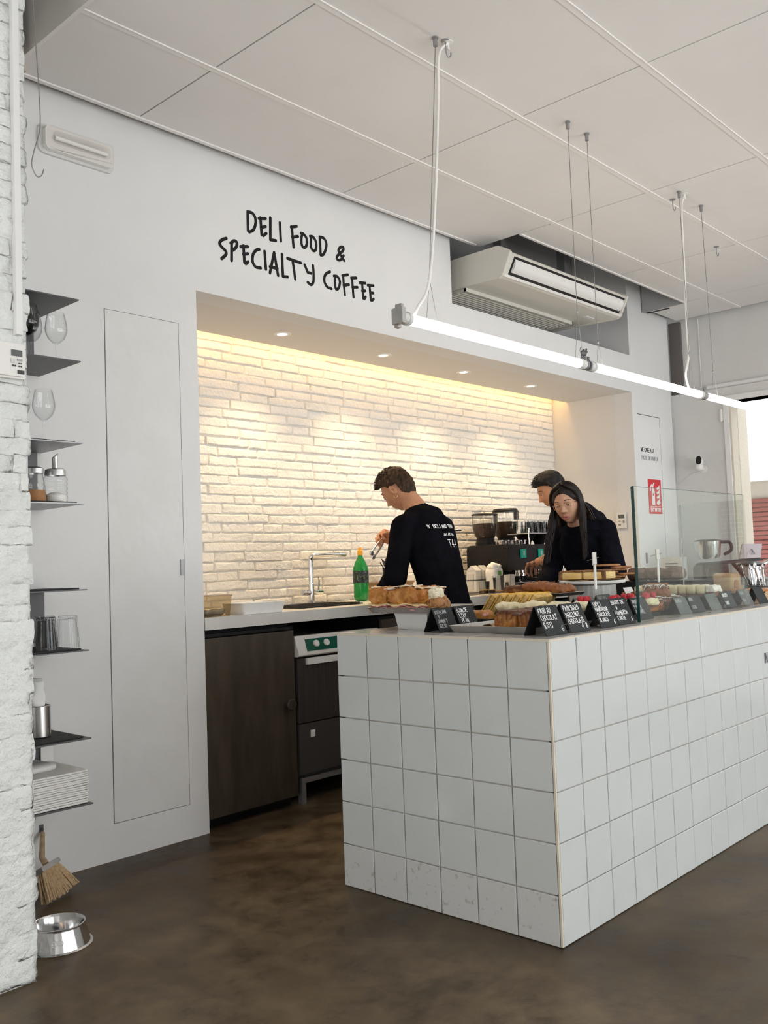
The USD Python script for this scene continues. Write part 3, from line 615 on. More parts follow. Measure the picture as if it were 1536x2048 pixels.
# ---------------------------------------------------------------- emergency light
em = thing('emergency_light', 'white rounded emergency light high on the left of the wall', 'emergency light', (1.905, YW, 2.897))
def rrect(w_, h_, r): return sbox(-w_ / 2 + r, -h_ / 2 + r, w_ / 2 - r, h_ / 2 - r).buffer(r, resolution=6)
def wallplate(shape, d0, d1):
    e = extrude(shape, d1 - d0); e.apply_transform(np.array([[1, 0, 0, 0], [0, 0, -1, -d0], [0, 1, 0, 0], [0, 0, 0, 1.]])); return e
obj('base', wallplate(rrect(.335, .118, .028), 0, .012), 'grey_white_plastic', em)
obj('housing', wallplate(rrect(.300, .094, .020), .012, .038), 'white_plastic', em)
obj('tube', moved(tube([(-.115, 0, 0), (.115, 0, 0)], .009, 12), (0, -.046, 0)), 'paper_white', em, smooth=50)
obj('cover', cat([wallplate(rrect(.292, .088, .018), .038, .052)]), 'lamp_cover', em)
obj('cover_lens', cat([wallplate(rrect(.246, .048, .012), .052, .062)]), 'lamp_cover', em)

# ---------------------------------------------------------------- things on the pillar
PYF = 2.592
cd = thing('cable_trunking', 'white plastic cable trunking running down the brick pillar', 'trunking')
obj('channel', cat([rbox(.019, .024, 2.0, .003, (1.2495, PYF - .006, 1.855)), bx(1.2585, 1.2605, PYF - .016, PYF, 1.855, 3.6)]), 'trim_white', cd)
th = thing('wall_controller', 'white wall controller with small display on the brick pillar', 'controller', (1.22, PYF - .012, 1.775))
obj('plate', rbox(.092, .016, .105, .004, (0, 0, -.0525)), 'white_plastic', th)
obj('cover', rbox(.080, .012, .094, .004, (0, -.012, -.047)), 'white_plastic', th)
obj('display', cat([bx(-.002, .030, -.0195, -.0175, .012, .030)]), 'screen_grey', th)
obj('button', cat([bx(.016, .030, -.0195, -.0175, -.001, .005)]), 'grey_metal', th)
obj('button', cat([rbox(.017, .002, .014, .0008, (.005, -.019, -.009)), bx(.003, .007, -.021, -.0195, .0005, .0025), bx(.003, .007, -.021, -.0195, -.0065, -.0045)]), 'grey_white_plastic', th)
obj('marking', cat([bx(.019 + .006 * i, .022 + .006 * i, -.0195, -.0178, -.010, -.007) for i in range(2)] + [bx(.0 + .004 * i, .0025 + .004 * i, -.0195, -.0178, -.019, -.014) for i in range(3)] + [bx(.019 + .006 * i, .022 + .006 * i, -.0195, -.0178, -.019, -.015) for i in range(2)]), 'dark_text', th)
obj('vent_slots', cat([bx(.016 + .003 * i, .0175 + .003 * i, -.0195, -.0175, -.039, -.028) for i in range(7)]), 'dark_text', th)
solo('dangling_wire', tube(curve([(1.298, 2.57, 3.05), (1.308, 2.57, 2.80), (1.318, 2.57, 2.62), (1.320, 2.57, 2.50), (1.300, 2.57, 2.42), (1.292, 2.57, 2.375), (1.306, 2.57, 2.345), (1.322, 2.57, 2.350), (1.330, 2.57, 2.372)], 60), .0017, 6), 'wire_steel', 'thin loose wire dangling down the edge of the brick pillar', 'wire', smooth=True)

# ---------------------------------------------------------------- metal shelves left of the flush door
SZ = [2.167, 1.937, 1.635, 1.413, 1.099, .880, .565, .333]
nm = ['topmost bare black metal shelf left of the flush door', 'second metal shelf from top, carrying a pair of wine glasses', 'third metal shelf from top, with mat and wine glasses', 'metal shelf carrying the two sugar dispensers',
      'empty metal shelf with mat, below the sugar dispensers', 'metal shelf carrying the upturned ribbed tumblers', 'metal shelf with black mat and steel napkin cup', 'lowest metal shelf, carrying folded white towels']
for i, z in enumerate(SZ):
    s_ = thing('metal_shelf', nm[i], 'shelf', (0, 0, 0), group='black metal shelves on the plaster wall')
    x1 = 1.729 + .003 * i
    obj('plate', rbox(x1 - 1.25, .32, .005, .001, ((1.25 + x1) / 2, 3.25, z - .005)), 'grey_metal' if i in (2, 3) else 'dark_metal', s_)
    if i >= 2 and i != 7:
        obj('mat', rbox(x1 - .02 - 1.27, .28, .006, .002, ((1.27 + x1 - .02) / 2, 3.25, z)), 'black_rubber', s_)
obj_p = thing('shelf_upright', 'dark grey steel uprights fixed to wall between the metal shelves', 'upright')
for xr, za, zb in ((1.705, 1.945, 2.16), (1.712, 1.43, 1.629), (1.732, .90, 1.093), (1.722, .34, .559)): obj('plate', bx(1.36, xr, 3.396, 3.409, za, zb), 'dark_metal', obj_p)

# wine glasses
def wineglass(label, loc, grp):
    g = thing('wine_glass', label, 'wine glass', loc, group=grp)
    obj('bowl', lathe([(.004, .083), (.014, .088), (.030, .104), (.039, .125), (.041, .142), (.038, .165), (.032, .195), (.030, .200), (.0288, .200), (.0308, .194), (.0368, .165), (.0398, .142), (.0378, .126), (.029, .106), (.013, .0905), (0, .088)], 40), 'glass_clear', g, smooth=60)
    obj('stem', lathe([(.0055, .086), (.0038, .078), (.0032, .05), (.0036, .02), (.007, .006), (.012, .003)], 20), 'glass_clear', g, smooth=60)
    obj('foot', lathe([(0, .004), (.010, .0035), (.033, .0015), (.034, .0005), (0, 0)], 32), 'glass_clear', g, smooth=40)
    return g
GW = 'wine glasses on the metal shelves'
wg = wineglass('right hand wine glass on the second shelf from top', (1.705, 3.22, SZ[1]), GW)
dup(wg, (1.622, 3.252, SZ[1]), 20, 'wine glass just left of another, second shelf from top')
dup(wg, (1.570, 3.172, SZ[1]), 50, 'wine glass half hidden by the pillar, second shelf from top')
dup(wg, (1.651, 3.22, SZ[2] + .006), 10, 'wine glass standing whole on the third shelf from top')
dup(wg, (1.566, 3.245, SZ[2] + .006), 60, 'wine glass half hidden by the pillar, third shelf from top')
# sugar dispensers
g = thing('sugar_dispenser', 'ribbed glass dispenser with white sugar and steel spout', 'dispenser', (1.703, 3.24, SZ[3] + .006))
pr = [(0, .001), (.040, .001)] + [(.0425 + .0018 * math.cos(k * 1.9), .006 + k * .0052) for k in range(18)] + [(.036, .106), (.033, .111)]
obj('jar', lathe(pr, 36), 'glass_clear', g, smooth=50)
obj('sugar', lathe([(0, .004), (.038, .004), (.038, .032), (.02, .042), (0, .046)], 30), 'sugar_white', g, smooth=50)
obj('cap', lathe([(0, .131), (.030, .131), (.037, .127), (.0385, .110), (.0385, .106), (.034, .106)], 36), 'steel', g, smooth=30)
sp = T.creation.annulus(.0085, .0105, .052, sections=20); sp.apply_translation((0, 0, .155)); 
v = sp.vertices.copy(); v[:, 2] = np.where(v[:, 2] > .16, v[:, 2] + v[:, 0] * .9, v[:, 2]); sp.vertices = v
obj('spout', sp, 'steel', g, smooth=40)
g = thing('sugar_dispenser', 'tapered glass shaker of brown sugar beside the white sugar', 'dispenser', (1.612, 3.22, SZ[3] + .006))
obj('jar', lathe([(0, .001), (.043, .001), (.044, .008), (.034, .075), (.028, .108), (.028, .113)], 14), 'glass_clear', g)
obj('sugar', lathe([(0, .004), (.040, .004), (.036, .046), (0, .050)], 24), 'cinnamon', g, smooth=50)
obj('cap', lathe([(0, .131), (.024, .131), (.032, .126), (.033, .108), (.028, .108)], 30), 'steel', g, smooth=30)
# upturned ribbed tumblers
def tumbler(label, loc):
    g = thing('ribbed_tumbler', label, 'tumbler', loc, group='upturned tumblers on the metal shelf')
    rb = []
    n = 48; prof_ = [(.041, 0), (.0405, .004), (.034, .108), (.033, .116), (.030, .118)]
    V = []; Fc = []
    for r_, z_ in prof_:
        for a in range(n):
            rr_ = r_ * (1 + (.022 * math.cos(a * math.pi)) * (0.006 < z_ + .004 < .115)); V.append((rr_ * math.cos(2 * math.pi * a / n), rr_ * math.sin(2 * math.pi * a / n), z_))
    for i in range(len(prof_) - 1):
        for a in range(n):
            p, q = i * n + a, i * n + (a + 1) % n; Fc += [(p, q, q + n), (p, q + n, p + n)]
    obj('wall', T.Trimesh(V, Fc, process=False), 'glass_clear', g)
    obj('inner_wall', lathe([(.0385, .001), (.030, .106), (0, .108)], 32), 'glass_clear', g, smooth=40)
    obj('base', lathe([(0, .119), (.030, .119), (.033, .116), (.031, .110), (0, .109)], 32), 'glass_clear', g, smooth=30)
    return g
tb = tumbler('right hand upturned ribbed tumbler on the shelf', (1.700, 3.16, SZ[5] + .006))
dup(tb, (1.612, 3.15, SZ[5] + .006), 4, 'upturned ribbed tumbler next to the pillar edge')
dup(tb, (1.655, 3.24, SZ[5] + .006), 9, 'upturned ribbed tumbler standing behind the other two')
# steel cup with paper
g = thing('napkin_cup', 'brushed steel cup holding crumpled white paper', 'cup', (1.625, 3.235, SZ[6] + .006))
obj('cup', lathe([(0, .001), (.036, .001), (.038, .004), (.038, .112), (.0365, .114), (.035, .112), (.035, .01), (0, .01)], 36), 'steel', g, smooth=30)
pp = lump(.052, .04, .14, (6, 5, 10), .45, .012, 26, 4); pp.apply_translation((-.004, 0, .075)); obj('paper', pp, 'paper_white', g, smooth=60)
# towels
g = thing('towel_stack', 'thick stack of folded white paper towels on lowest shelf', 'towels', (0, 0, 0))
for k in range(15):
    obj('towel', moved(lump(.36, .28, .0088, (12, 10, 2), .45, .0018, 16, k), (1.560 + R.uniform(-.0015, .0015), 3.243 + R.uniform(-.0015, .0015), SZ[7] + .0012 + k * .0078)), 'towel_white', g, smooth=60)
obj('towel', moved(lump(.22, .2, .03, (8, 7, 2), .45, .004, 14, 40), (1.545, 3.27, SZ[7] + .118), (0, 0, 6)), 'towel_white', g, smooth=60)
solo('paper_roll', moved(lathe([(.018, 0), (.05, 0), (.05, .088), (.018, .088)], 30), (1.70, 3.35, SZ[7] + .001)).apply_translation((-.03, 0, .145)) if False else moved(rbox(.05, .010, .19, .002), (1.727, 3.388, SZ[7] + .0)), 'paper_white', 'upright white card standing behind the towel stack', 'card')
# broom head and dog bowl on the floor
g = thing('hand_broom', 'straw bristle hand broom leaning on the wall near floor', 'broom', (0, 0, 0))
def quadprism(a, b, wa, wb, th, n=10):
    """flat fan-like bar from point a to b (width along d), thickness th across"""
    pass
bt, hd = np.array([1.668, 3.17, .012]), np.array([1.637, 3.215, .108])
ax = (hd - bt) / np.linalg.norm(hd - bt); wd_ = np.array([.88, .35, -.16]); wd_ -= ax * (wd_ @ ax); wd_ /= np.linalg.norm(wd_); nn_ = np.cross(ax, wd_)
Rb = random.Random(3); br = []
for k in range(26):
    for q in range(3):
        u = (k + .5) / 26 - .5; o = (q - 1) * .011
        p0 = hd + wd_ * u * .095 + nn_ * o * .8; p1 = bt + wd_ * (u * .19 + Rb.uniform(-.004, .004)) + nn_ * (o * 1.5 + Rb.uniform(-.003, .003)) + ax * (abs(u) * .018 + Rb.uniform(-.004, .004))
        br.append(tube([p0, (p0 + p1) / 2 + nn_ * Rb.uniform(-.002, .002), p1], (.0034, .0038, .003), 5))
obj('bristles', cat(br), 'straw', g, smooth=50, kind='stuff')
hb = rbox(.112, .042, .022, .006); M4 = np.eye(4); M4[:3, 0], M4[:3, 1], M4[:3, 2] = wd_, nn_, ax; M4[:3, 3] = hd - ax * .006; hb.apply_transform(M4); obj('ferrule', hb, 'aluminium', g)
obj('handle', tube([hd + ax * .012, hd + ax * .03 + np.array([.008, .03, .002]), np.array([1.706, 3.388, .185])], (.012, .0105, .009), 10), 'wood_pale', g, smooth=50)
solo('wall_hook', cat([sph((1.712, YW - .008, .196), (.006, .009, .006)), bx(1.704, 1.720, YW - .004, YW, .185, .212)]), 'dark_metal', 'dark hook holding the broom handle against wall', 'hook', smooth=50)
g = thing('dog_bowl', 'shiny steel dog bowl on the floor beside brick pillar', 'bowl', (1.452, 2.795, 0))
obj('bowl', lathe([(.104, .0), (.106, .004), (.098, .007), (.083, .062), (.084, .068), (.080, .069), (.073, .060), (.066, .022), (.05, .018), (0, .018)], 48), 'chrome', g, smooth=40)
obj('rubber_ring', lathe([(.100, .001), (.104, -.0), (.099, .005), (.095, .002)], 48), 'black_rubber', g, smooth=40)
ring = extrude(unary_union([shapely.Point(.008 + .018 * q, .010).buffer(.009).difference(shapely.Point(.008 + .018 * q, .010).buffer(.0065)) for q in range(2)]), .0008); ring.apply_transform(rotm(78, 0, 0)); ring.apply_translation((-.022, -.0935, .025)); ring.apply_transform(rotm(0, 0, -25)); obj('embossed_mark', ring, 'chrome', g)

# ---------------------------------------------------------------- signs and small wall devices
sg = thing('extinguisher_sign', 'red fire extinguisher sign EXTINTOR on the wall', 'sign', (6.882, YW, 1.615))
obj('plate', wallplate(rrect(.215, .275, .003), 0, .003), 'red_sign', sg)
pic = unary_union([sbox(-.050, -.062, -.014, .040).buffer(.006), shapely.Point(-.032, .046).buffer(.020), sbox(-.039, .05, -.025, .085), LineString([(-.030, .082), (-.050, .094), (-.070, .078), (-.074, .050)]).buffer(.007), LineString([(-.034, .088), (-.012, .108)]).buffer(.006)]).difference(sbox(-.044, .006, -.022, .026))
fl = unary_union([LineString([(.03 + .01 * math.sin(q * 6 + j), -.06 + q * .13) for q in np.linspace(0, 1, 12)]).buffer(.0065) if False else Polygon([(.022, -.040 + j * .036), (.040, -.052 + j * .036), (.074, -.040 + j * .034), (.080, -.006 + j * .034), (.058, -.026 + j * .036), (.036, -.034 + j * .036)]) for j in range(4)] + [LineString([(.028, -.05), (.045, -.058), (.075, -.045)]).buffer(.008)])
obj('pictogram', wallplate(unary_union([pic, fl, sbox(-.09, -.081, .09, -.077)]), .003, .004), 'white_paint', sg)
tx_, tw = handwriting('EXTINTOR', .026, .0062, spacing=1.5); tx_ = shapely.affinity.scale(tx_, .172 / tw, 1, origin=(0, 0)); obj('letters', wallplate(shapely.affinity.translate(tx_, -.085, -.118), .003, .004), 'white_paint', sg)
g = thing('wall_controller', 'white wall controller with grey display on niche side wall', 'controller', (6.572, 3.545, 1.43), 0)
obj('plate', moved(rbox(.014, .085, .125, .004), (-.007, 0, -.0625)), 'white_plastic', g)
obj('display', bx(-.017, -.0135, -.028, .018, .018, .045), 'screen_grey', g)
obj('button', cat([bx(-.0165, -.0135, -.03, -.016, -.02, 0), bx(-.0165, -.0135, .002, .02, -.008, -.002), bx(-.0165, -.0135, .002, .022, -.04, -.028)]), 'grey_metal', g)
g = thing('security_camera', 'white security camera with black face on end wall', 'camera', (7.30, 3.178, 1.885))
cb = T.creation.capsule(.050, .030, count=[20, 20]); cb.apply_translation((0, 0, -.025)); cb.apply_transform(rotm(0, 0, 0)); cb.apply_scale((1.3, 1, 1))
obj('body', moved(cb, (-.075, 0, .01), (0, 8, 0)), 'white_plastic', g, smooth=50)
fp = wallplate(rrect(.042, .066, .020), 0, .004); fp.apply_transform(rotm(0, 0, -70)); obj('face', moved(fp, (-.118, -.012, .014), (0, 8, 0)), 'black_plastic', g)
obj('bracket', cat([tube([(-.05, 0, -.03), (-.02, 0, -.05), (0, 0, -.05)], .012, 10), moved(lathe([(0, 0), (.03, 0), (.03, .01), (0, .012)], 20), (0, 0, -.05), (0, -90, 0))]), 'white_plastic', g, smooth=50)
solo('camera_cable', tube(curve([(7.293, 3.18, 1.835), (7.293, 3.30, 1.80), (7.293, 3.40, 1.74), (7.293, 3.405, 1.95), (7.293, 3.395, 2.2), (7.293, 3.40, 2.30)], 40), .0015, 6), 'plaster_end', 'thin white cable running from camera up the wall corner', 'cable', smooth=True)

# ---------------------------------------------------------------- tiled service counter
CX, CY, CD, CL = 2.373, 1.541, .904, 3.62     # near corner, depth, length
TP = .1500; TH = .898
ct = thing('tiled_counter', 'long white square-tiled service counter with grey grout', 'counter')
obj('core', cat([bx(CX + .007, CX + CL - .007, CY + .007, CY + .02, 0.002, TH), bx(CX + .007, CX + .02, CY + .007, CY + CD, 0.002, TH), bx(CX + .007, CX + CL - .007, CY + CD - .02, CY + CD, .002, TH), bx(CX + CL - .02, CX + CL - .007, CY + .007, CY + CD, .002, TH), bx(CX + .007, CX + CL - .007, CY + .007, CY + CD, TH - .012, TH)]), 'grout', ct)
Rt = random.Random(21)
def tile_mesh(w_, h_, t=.008):
    e = .0018
    V = [(0, t, 0), (w_, t, 0), (w_, t, h_), (0, t, h_), (0, e, 0), (w_, e, 0), (w_, e, h_), (0, e, h_), (e, 0, e), (w_ - e, 0, e), (w_ - e, 0, h_ - e), (e, 0, h_ - e)]
    F_ = []
    for a in range(4):
        b = (a + 1) % 4
        F_ += [(a, b, b + 4), (a, b + 4, a + 4), (a + 4, b + 4, b + 8), (a + 4, b + 8, a + 8)]
    F_ += [(8, 9, 10), (8, 10, 11)]
    return T.Trimesh(V, F_, process=False)
def tile(kind_, i, j, pitch):
    t_ = tile_mesh(pitch - .0035, TP - .0035); tl_ = Rt.uniform(-.25, .25), Rt.uniform(-.25, .25)
    t_.apply_translation((-pitch / 2, 0, -TP / 2)); t_.apply_transform(rotm(tl_[0], 0, tl_[1])); t_.apply_translation((pitch / 2, Rt.uniform(-.0004, .0004), TP / 2)); return t_
rest = []
for j in range(6):
    z0 = TH - (j + 1) * TP + .002 + .002
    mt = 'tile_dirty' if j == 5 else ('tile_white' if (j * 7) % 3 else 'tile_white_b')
    for i in range(24):
        t_ = tile('f', i, j, TP - .0008); t_.apply_translation((CX + .008 + i * (TP - .0008), CY, z0))
        if i < 16: obj('tile', t_, Rt.choice(['tile_white', 'tile_white_b']) if j < 5 else 'tile_white', ct)
        else: rest.append(t_)
    for i in range(6):
        t_ = tile('l', i, j, TP + .0006); t_.apply_transform(rotm(0, 0, -90)); t_.apply_translation((CX, CY + .006 + (i + 1) * (TP + .0006), z0))
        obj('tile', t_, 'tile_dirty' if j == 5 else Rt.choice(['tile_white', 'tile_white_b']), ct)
for i in range(24):
    for j in range(6):
        t_ = tile('t', i, j, TP - .0008); t_.apply_transform(rotm(-90, 0, 0)); t_.apply_translation((CX + .010 + i * (TP - .0008), CY + .006 + j * TP, TH + .007))
        if i < 14: obj('tile', t_, 'tile_top', ct)
        else: rest.append(t_)
obj('far_tiles', cat(rest), 'tile_white', ct, kind='stuff')
obj('edge_trim', cat([bx(CX, CX + .0065, CY, CY + .0065, .004, TH + .005)]), 'edge_trim', ct)
obj('edge_trim', bx(CX + .0065, CX + CL, CY - .0005, CY + .006, TH - .001, TH + .005), 'edge_trim', ct)
obj('edge_trim', bx(CX - .0005, CX + .006, CY + .0065, CY + CD, TH - .001, TH + .005), 'edge_trim', ct)
CT = TH + .0072       # top of the counter
tx_ = lines_mesh(['IN'], .040, .0045, .1, .0008, jitter=0, squeeze=.75)
tx_.apply_transform(np.array([[1, 0, 0, 4.044], [0, 0, -1, CY - .0002], [0, 1, 0, .666], [0, 0, 0, 1.]]))
solo('counter_lettering', tx_, 'dark_text', 'black letters IN on the counter front at right edge', 'lettering')

# glass screen
gs = thing('glass_screen', 'clear glass sneeze screen standing on the counter', 'glass screen')
obj('front_pane', bx(3.082, 4.097, 1.607, 1.619, CT, 1.398), 'glass_screen', gs)
obj('side_pane', bx(4.085, 4.097, 1.6195, 1.905, CT, 1.376), 'glass_screen', gs)
obj('polished_edge', cat([bx(3.0785, 3.0818, 1.6072, 1.6188, CT, 1.398), bx(3.0818, 4.09, 1.611, 1.615, 1.3981, 1.3995)]), 'glass_edge', gs)
obj('polished_edge', bx(4.086, 4.096, 1.905, 1.908, CT, 1.376), 'chrome', gs)

# ---------------------------------------------------------------- back worktop and cabinets
WT = .94
wk = solo('worktop', rbox(4.08, .685, .056, .003, (4.532, 3.7535, WT - .056)), 'worktop_white', 'thick white worktop along the foot of brick niche', 'worktop')
cb = thing('base_cabinet', 'dark brown steel cabinet door under the left of worktop', 'cabinet')
obj('carcass', cat([bx(2.49, 3.02, 3.46, 4.1, .06, .88), bx(2.49, 3.02, 3.48, 3.50, 0.002, .06)]), 'black_paint', cb)
dr = obj('door', rbox(.532, .022, .795, .002, (2.756, 3.432, .052)), 'cabinet_brown', cb)
kn = moved(lathe([(0, 0), (.012, 0), (.012, .016), (.026, .020), (.028, .030), (.024, .036), (0, .037)], 24), (2.972, 3.421, .496), (90, 0, 0)); obj('knob', kn, 'cabinet_brown', dr, smooth=30)
obj('top_rail', bx(2.49, 3.02, 3.425, 3.455, .852, .866), 'black_paint', cb)
dw = thing('dishwasher', 'undercounter dishwasher with dark steel door and green control strip', 'dishwasher')
obj('body', bx(3.035, 3.62, 3.46, 4.05, .115, .80), 'dark_metal', dw)
cp = Polygon([(3.405, .715), (3.395, .722), (3.425, .815), (3.46, .815), (3.46, .715)]); cpm = yz_extrude(cp, 3.03, 3.625); pn = obj('control_panel', cpm, 'worktop_white', dw)
gp = cat([bx(3.09, 3.56, -.001, .002, -.03, .03)]); gp.apply_transform(rotm(-18, 0, 0)); gp.apply_translation((0, 3.4075, .768)); obj('control_strip', gp, 'panel_green', pn)
kk = [moved(lathe([(0, .008), (.016, .008), (.018, 0)], 20), (x, 3.4055, .772), (72, 0, 0)) for x in (3.155, 3.225, 3.38, 3.48)]; obj('dials', cat(kk), 'white_plastic', pn, smooth=30)
dd = obj('door', rbox(.585, .03, .315, .003, (3.3275, 3.432, .392)), 'dishwasher_steel', dw)
obj('handle', rbox(.49, .018, .034, .004, (3.335, 3.412, .672)), 'trim_white', dd)
lp = obj('lower_panel', rbox(.585, .03, .242, .003, (3.3275, 3.432, .146)), 'dishwasher_lower', dw)
obj('sticker', bx(3.11, 3.14, 3.4155, 3.4168, .318, .352), 'white_paint', lp)
obj('stand_rail', bx(3.06, 3.62, 3.435, 3.465, .098, .124), 'grey_metal', dw)
obj('stand_rail', bx(3.06, 3.62, 3.95, 3.98, .05, .124), 'grey_metal', dw)
for q in ((3.06, 3.435), (3.57, 3.435), (3.06, 3.92)): obj('foot', bx(q[0], q[0] + .025, q[1], q[1] + .03, .0, .1), 'grey_metal', dw)
sd = thing('drawer_cabinet', 'dark steel drawer unit right of the dishwasher', 'cabinet')
obj('carcass', bx(3.66, 6.56, 3.46, 4.1, .04, .868), 'black_paint', sd)
for k in range(5):
    a = obj('drawer', rbox(.555, .02, .19, .002, (3.945 + k * .575, 3.445, .665)), 'cabinet_brown', sd)
    obj('door', rbox(.555, .02, .58, .002, (3.945 + k * .575, 3.445, .07)), 'cabinet_brown', sd)
struct('trim_3', 'black recess and plinth below the back worktop', 'plinth', bx(2.49, 6.57, 4.105, 4.128, 0, .88), 'dark_void')

from scipy.interpolate import LinearNDInterpolator
# ---------------------------------------------------------------- food on the counter
def tray(name, label, x0, x1, y0, y1, z0, h, material='aluminium', rim=.012, category='tray', t=.002):
    """sheet pan: sloping walls, rolled rim, open top; base at z0"""
    g = thing(name, label, category, ((x0 + x1) / 2, (y0 + y1) / 2, z0)); w_, d_ = (x1 - x0) / 2, (y1 - y0) / 2
    def ring(o, z, r=.018):
        s = sbox(-w_ + o + r, -d_ + o + r, w_ - o - r, d_ - o - r).buffer(r, resolution=4); return np.array([(a, b, z) for a, b in s.exterior.coords[:-1]])
    L = [ring(.012, 0), ring(.002, h - .002), ring(0, h), ring(.003, h + .001), ring(.006, h - .002), ring(.015, t)]
    n = len(L[0]); V = np.vstack(L + [[(0, 0, 0)], [(0, 0, t)]]); Fc = []
    for i in range(len(L) - 1):
        for j in range(n):
            p, q = i * n + j, i * n + (j + 1) % n; Fc += [(p, q, q + n), (p, q + n, p + n)]
    for j in range(n): Fc += [((j + 1) % n, j, len(V) - 2), ((len(L) - 1) * n + j, (len(L) - 1) * n + (j + 1) % n, len(V) - 1)]
    me = T.Trimesh(V, Fc, process=False)
    if me.volume < 0: me.invert()
    obj('pan', me, material, g, smooth=35); return g

# price cards folded like tents
def card(label, x, y, z, rows, w=.118, h=.098, pen=.0022, th=.0165, material='chalkboard', ink='chalk', price=None, rz=0, seed=0, squeeze=.8, group='folded chalkboard price cards'):
    """front foot of the card at (x, y), facing -y"""
    g = thing('price_card', label, 'price card', (x, y, z), rz, group)
    lean = 24
    leaf = extrude(sbox(0, 0, w, h).buffer(-.004).buffer(.004), .0022)
    fr = leaf.copy(); fr.apply_transform(rotm(90 - lean, 0, 0)); obj('front_leaf', fr, material, g)
    bk = leaf.copy(); bk.apply_transform(rotm(90 + lean, 0, 0)); bk.apply_translation((0, 2 * h * math.sin(math.radians(lean)) + .003, .001)); obj('back_leaf', bk, 'black_paint', g)
    if rows:
        m_ = lines_mesh(rows, th, pen, th * 1.36, .0006, jitter=.5, seed=seed, squeeze=squeeze, maxw=w * .86)
        m_.apply_translation((.008, h - .008 - th, .0022))
        if price:
            pm = lines_mesh([price], th * 1.1, pen, .02, .0006, jitter=.3, seed=seed + 9); pm.apply_translation((w - .012 - .011 * len(price), .010, .0022)); m_ = cat([m_, pm])
        m_.apply_transform(rotm(90 - lean, 0, 0)); obj('chalk_writing', m_, ink, g)
    return g

# tray with ham sandwiches on an upturned container
g = thing('ceramic_container', 'off white rectangular container propping up the sandwich tray', 'container', (2.650, 2.272, CT))
obj('body', T.Trimesh([(sx * (.066 if z else .058), sy * (.080 if z else .070), z) for z in (0, .056) for sx, sy in ((-1, -1), (1, -1), (1, 1), (-1, 1))]).convex_hull, 'grey_white_plastic', g)
obj('rim', rbox(.136, .164, .005, .002, (0, 0, .0562)), 'grey_white_plastic', g)
SZ0 = CT + .0615
tray('sheet_pan', 'raised metal sheet pan carrying ham sandwiches and scone', 2.53, 2.80, 2.125, 2.45, SZ0, .020)
SB = SZ0 + .0025
def wavy(w, d, h, amp, f, seed, n=18):
    """thin ruffled slice"""
    u = np.linspace(-.5, .5, n); U, V_ = np.meshgrid(u, u, indexing='ij')
    q = np.stack([U * f, V_ * f, np.full_like(U, seed)], -1); zz = (meshkit.fbm(q, 2, seed) - .5) * 2 * amp
    ed = (np.maximum(abs(U), abs(V_)) * 2) ** 4
    q2 = np.stack([U * 9, V_ * 9, np.full_like(U, seed + 5)], -1); ro = 1 + (meshkit.noise(q2, seed) - .5) * .12 * ed
    top = np.stack([U * w * ro, V_ * d * ro, zz + h / 2], -1).reshape(-1, 3); bot = top - (0, 0, h); Fc = []
    for i in range(n - 1):
        for j in range(n - 1):
            a = i * n + j; b = a + n; Fc += [(a, b, b + 1), (a, b + 1, a + 1), (n * n + a, n * n + b + 1, n * n + b), (n * n + a, n * n + a + 1, n * n + b + 1)]
    bd = [i for i in range(n)] + [i * n + n - 1 for i in range(1, n)] + [(n - 1) * n + j for j in range(n - 2, -1, -1)] + [i * n for i in range(n - 2, 0, -1)]
    for a, b in zip(bd, bd[1:] + bd[:1]): Fc += [(a, b, n * n + b), (a, n * n + b, n * n + a)]
    return T.Trimesh(np.vstack([top, bot]), Fc, process=False)
def sandwich(label, x, y, ly, seed):
    g = thing('ham_sandwich', label, 'sandwich', (x, y, SB), group='ham and cheese sandwiches on the raised tray')
    lx = .145
    def bow(p, s):
        p = p.copy(); u = abs(p[:, 1] / s[1]) * 2; p[:, 2] *= 1 - .25 * np.clip(u, 0, 1) ** 4; p[:, 0] += .006 * np.sin(p[:, 1] * 70 + seed) * np.sign(p[:, 0]); return p
    obj('bottom_bread', lump(lx, ly, .017, (8, 14, 4), .45, .005, 34, seed), 'crust_gold', g, smooth=60)
    def ruffle(w_, d_, amp, sd, z):
        m_ = wavy(w_, d_, .0035, .002, 9, sd, 26); v = m_.vertices; e = np.clip((np.maximum(abs(v[:, 0]) / w_, abs(v[:, 1]) / d_) * 2 - .72) / .28, 0, 1)
        v[:, 2] += e * amp * np.sin((v[:, 1] * 62 + v[:, 0] * 40) + sd) - e * .004; m_.vertices = v; return moved(m_, (0, 0, z))
    obj('ham', ruffle(lx + .006, ly + .006, .005, seed + 1, .019), 'ham', g, smooth=60)
    obj('ham', ruffle(lx + .004, ly + .002, .005, seed + 7, .025), 'ham', g, smooth=60)
    obj('cheese', ruffle(lx + .010, ly + .008, .004, seed + 2, .032), 'cheese', g, smooth=60)
    obj('top_bread', moved(lump(lx, ly * 1.01, .058, (18, 26, 10), .26, .012, 48, seed + 3, shape=bow), (0, 0, .032)), 'crust_gold', g, smooth=70)
    rr = random.Random(seed)
    for k in range(3 if ly > .12 else 2):
        w_ = ly / (3 if ly > .12 else 2); fl = wavy(lx * rr.uniform(.75, 1.02), w_ * rr.uniform(1.0, 1.3), .0028, .006, 5, seed + 4 + k, 14)
        obj('flaky_top', moved(fl, (rr.uniform(-.008, .008), -ly / 2 + w_ * (k + .5), .088 + .003 * k), (rr.uniform(-7, 7), rr.uniform(-5, 5), rr.uniform(-15, 15))), 'flake', g, smooth=60)
sandwich('ham and cheese sandwich nearer the shop, right of its twin', 2.612, 2.258, .165, 3)
sandwich('ham and cheese sandwich at the left end of raised tray', 2.612, 2.396, .090, 12)
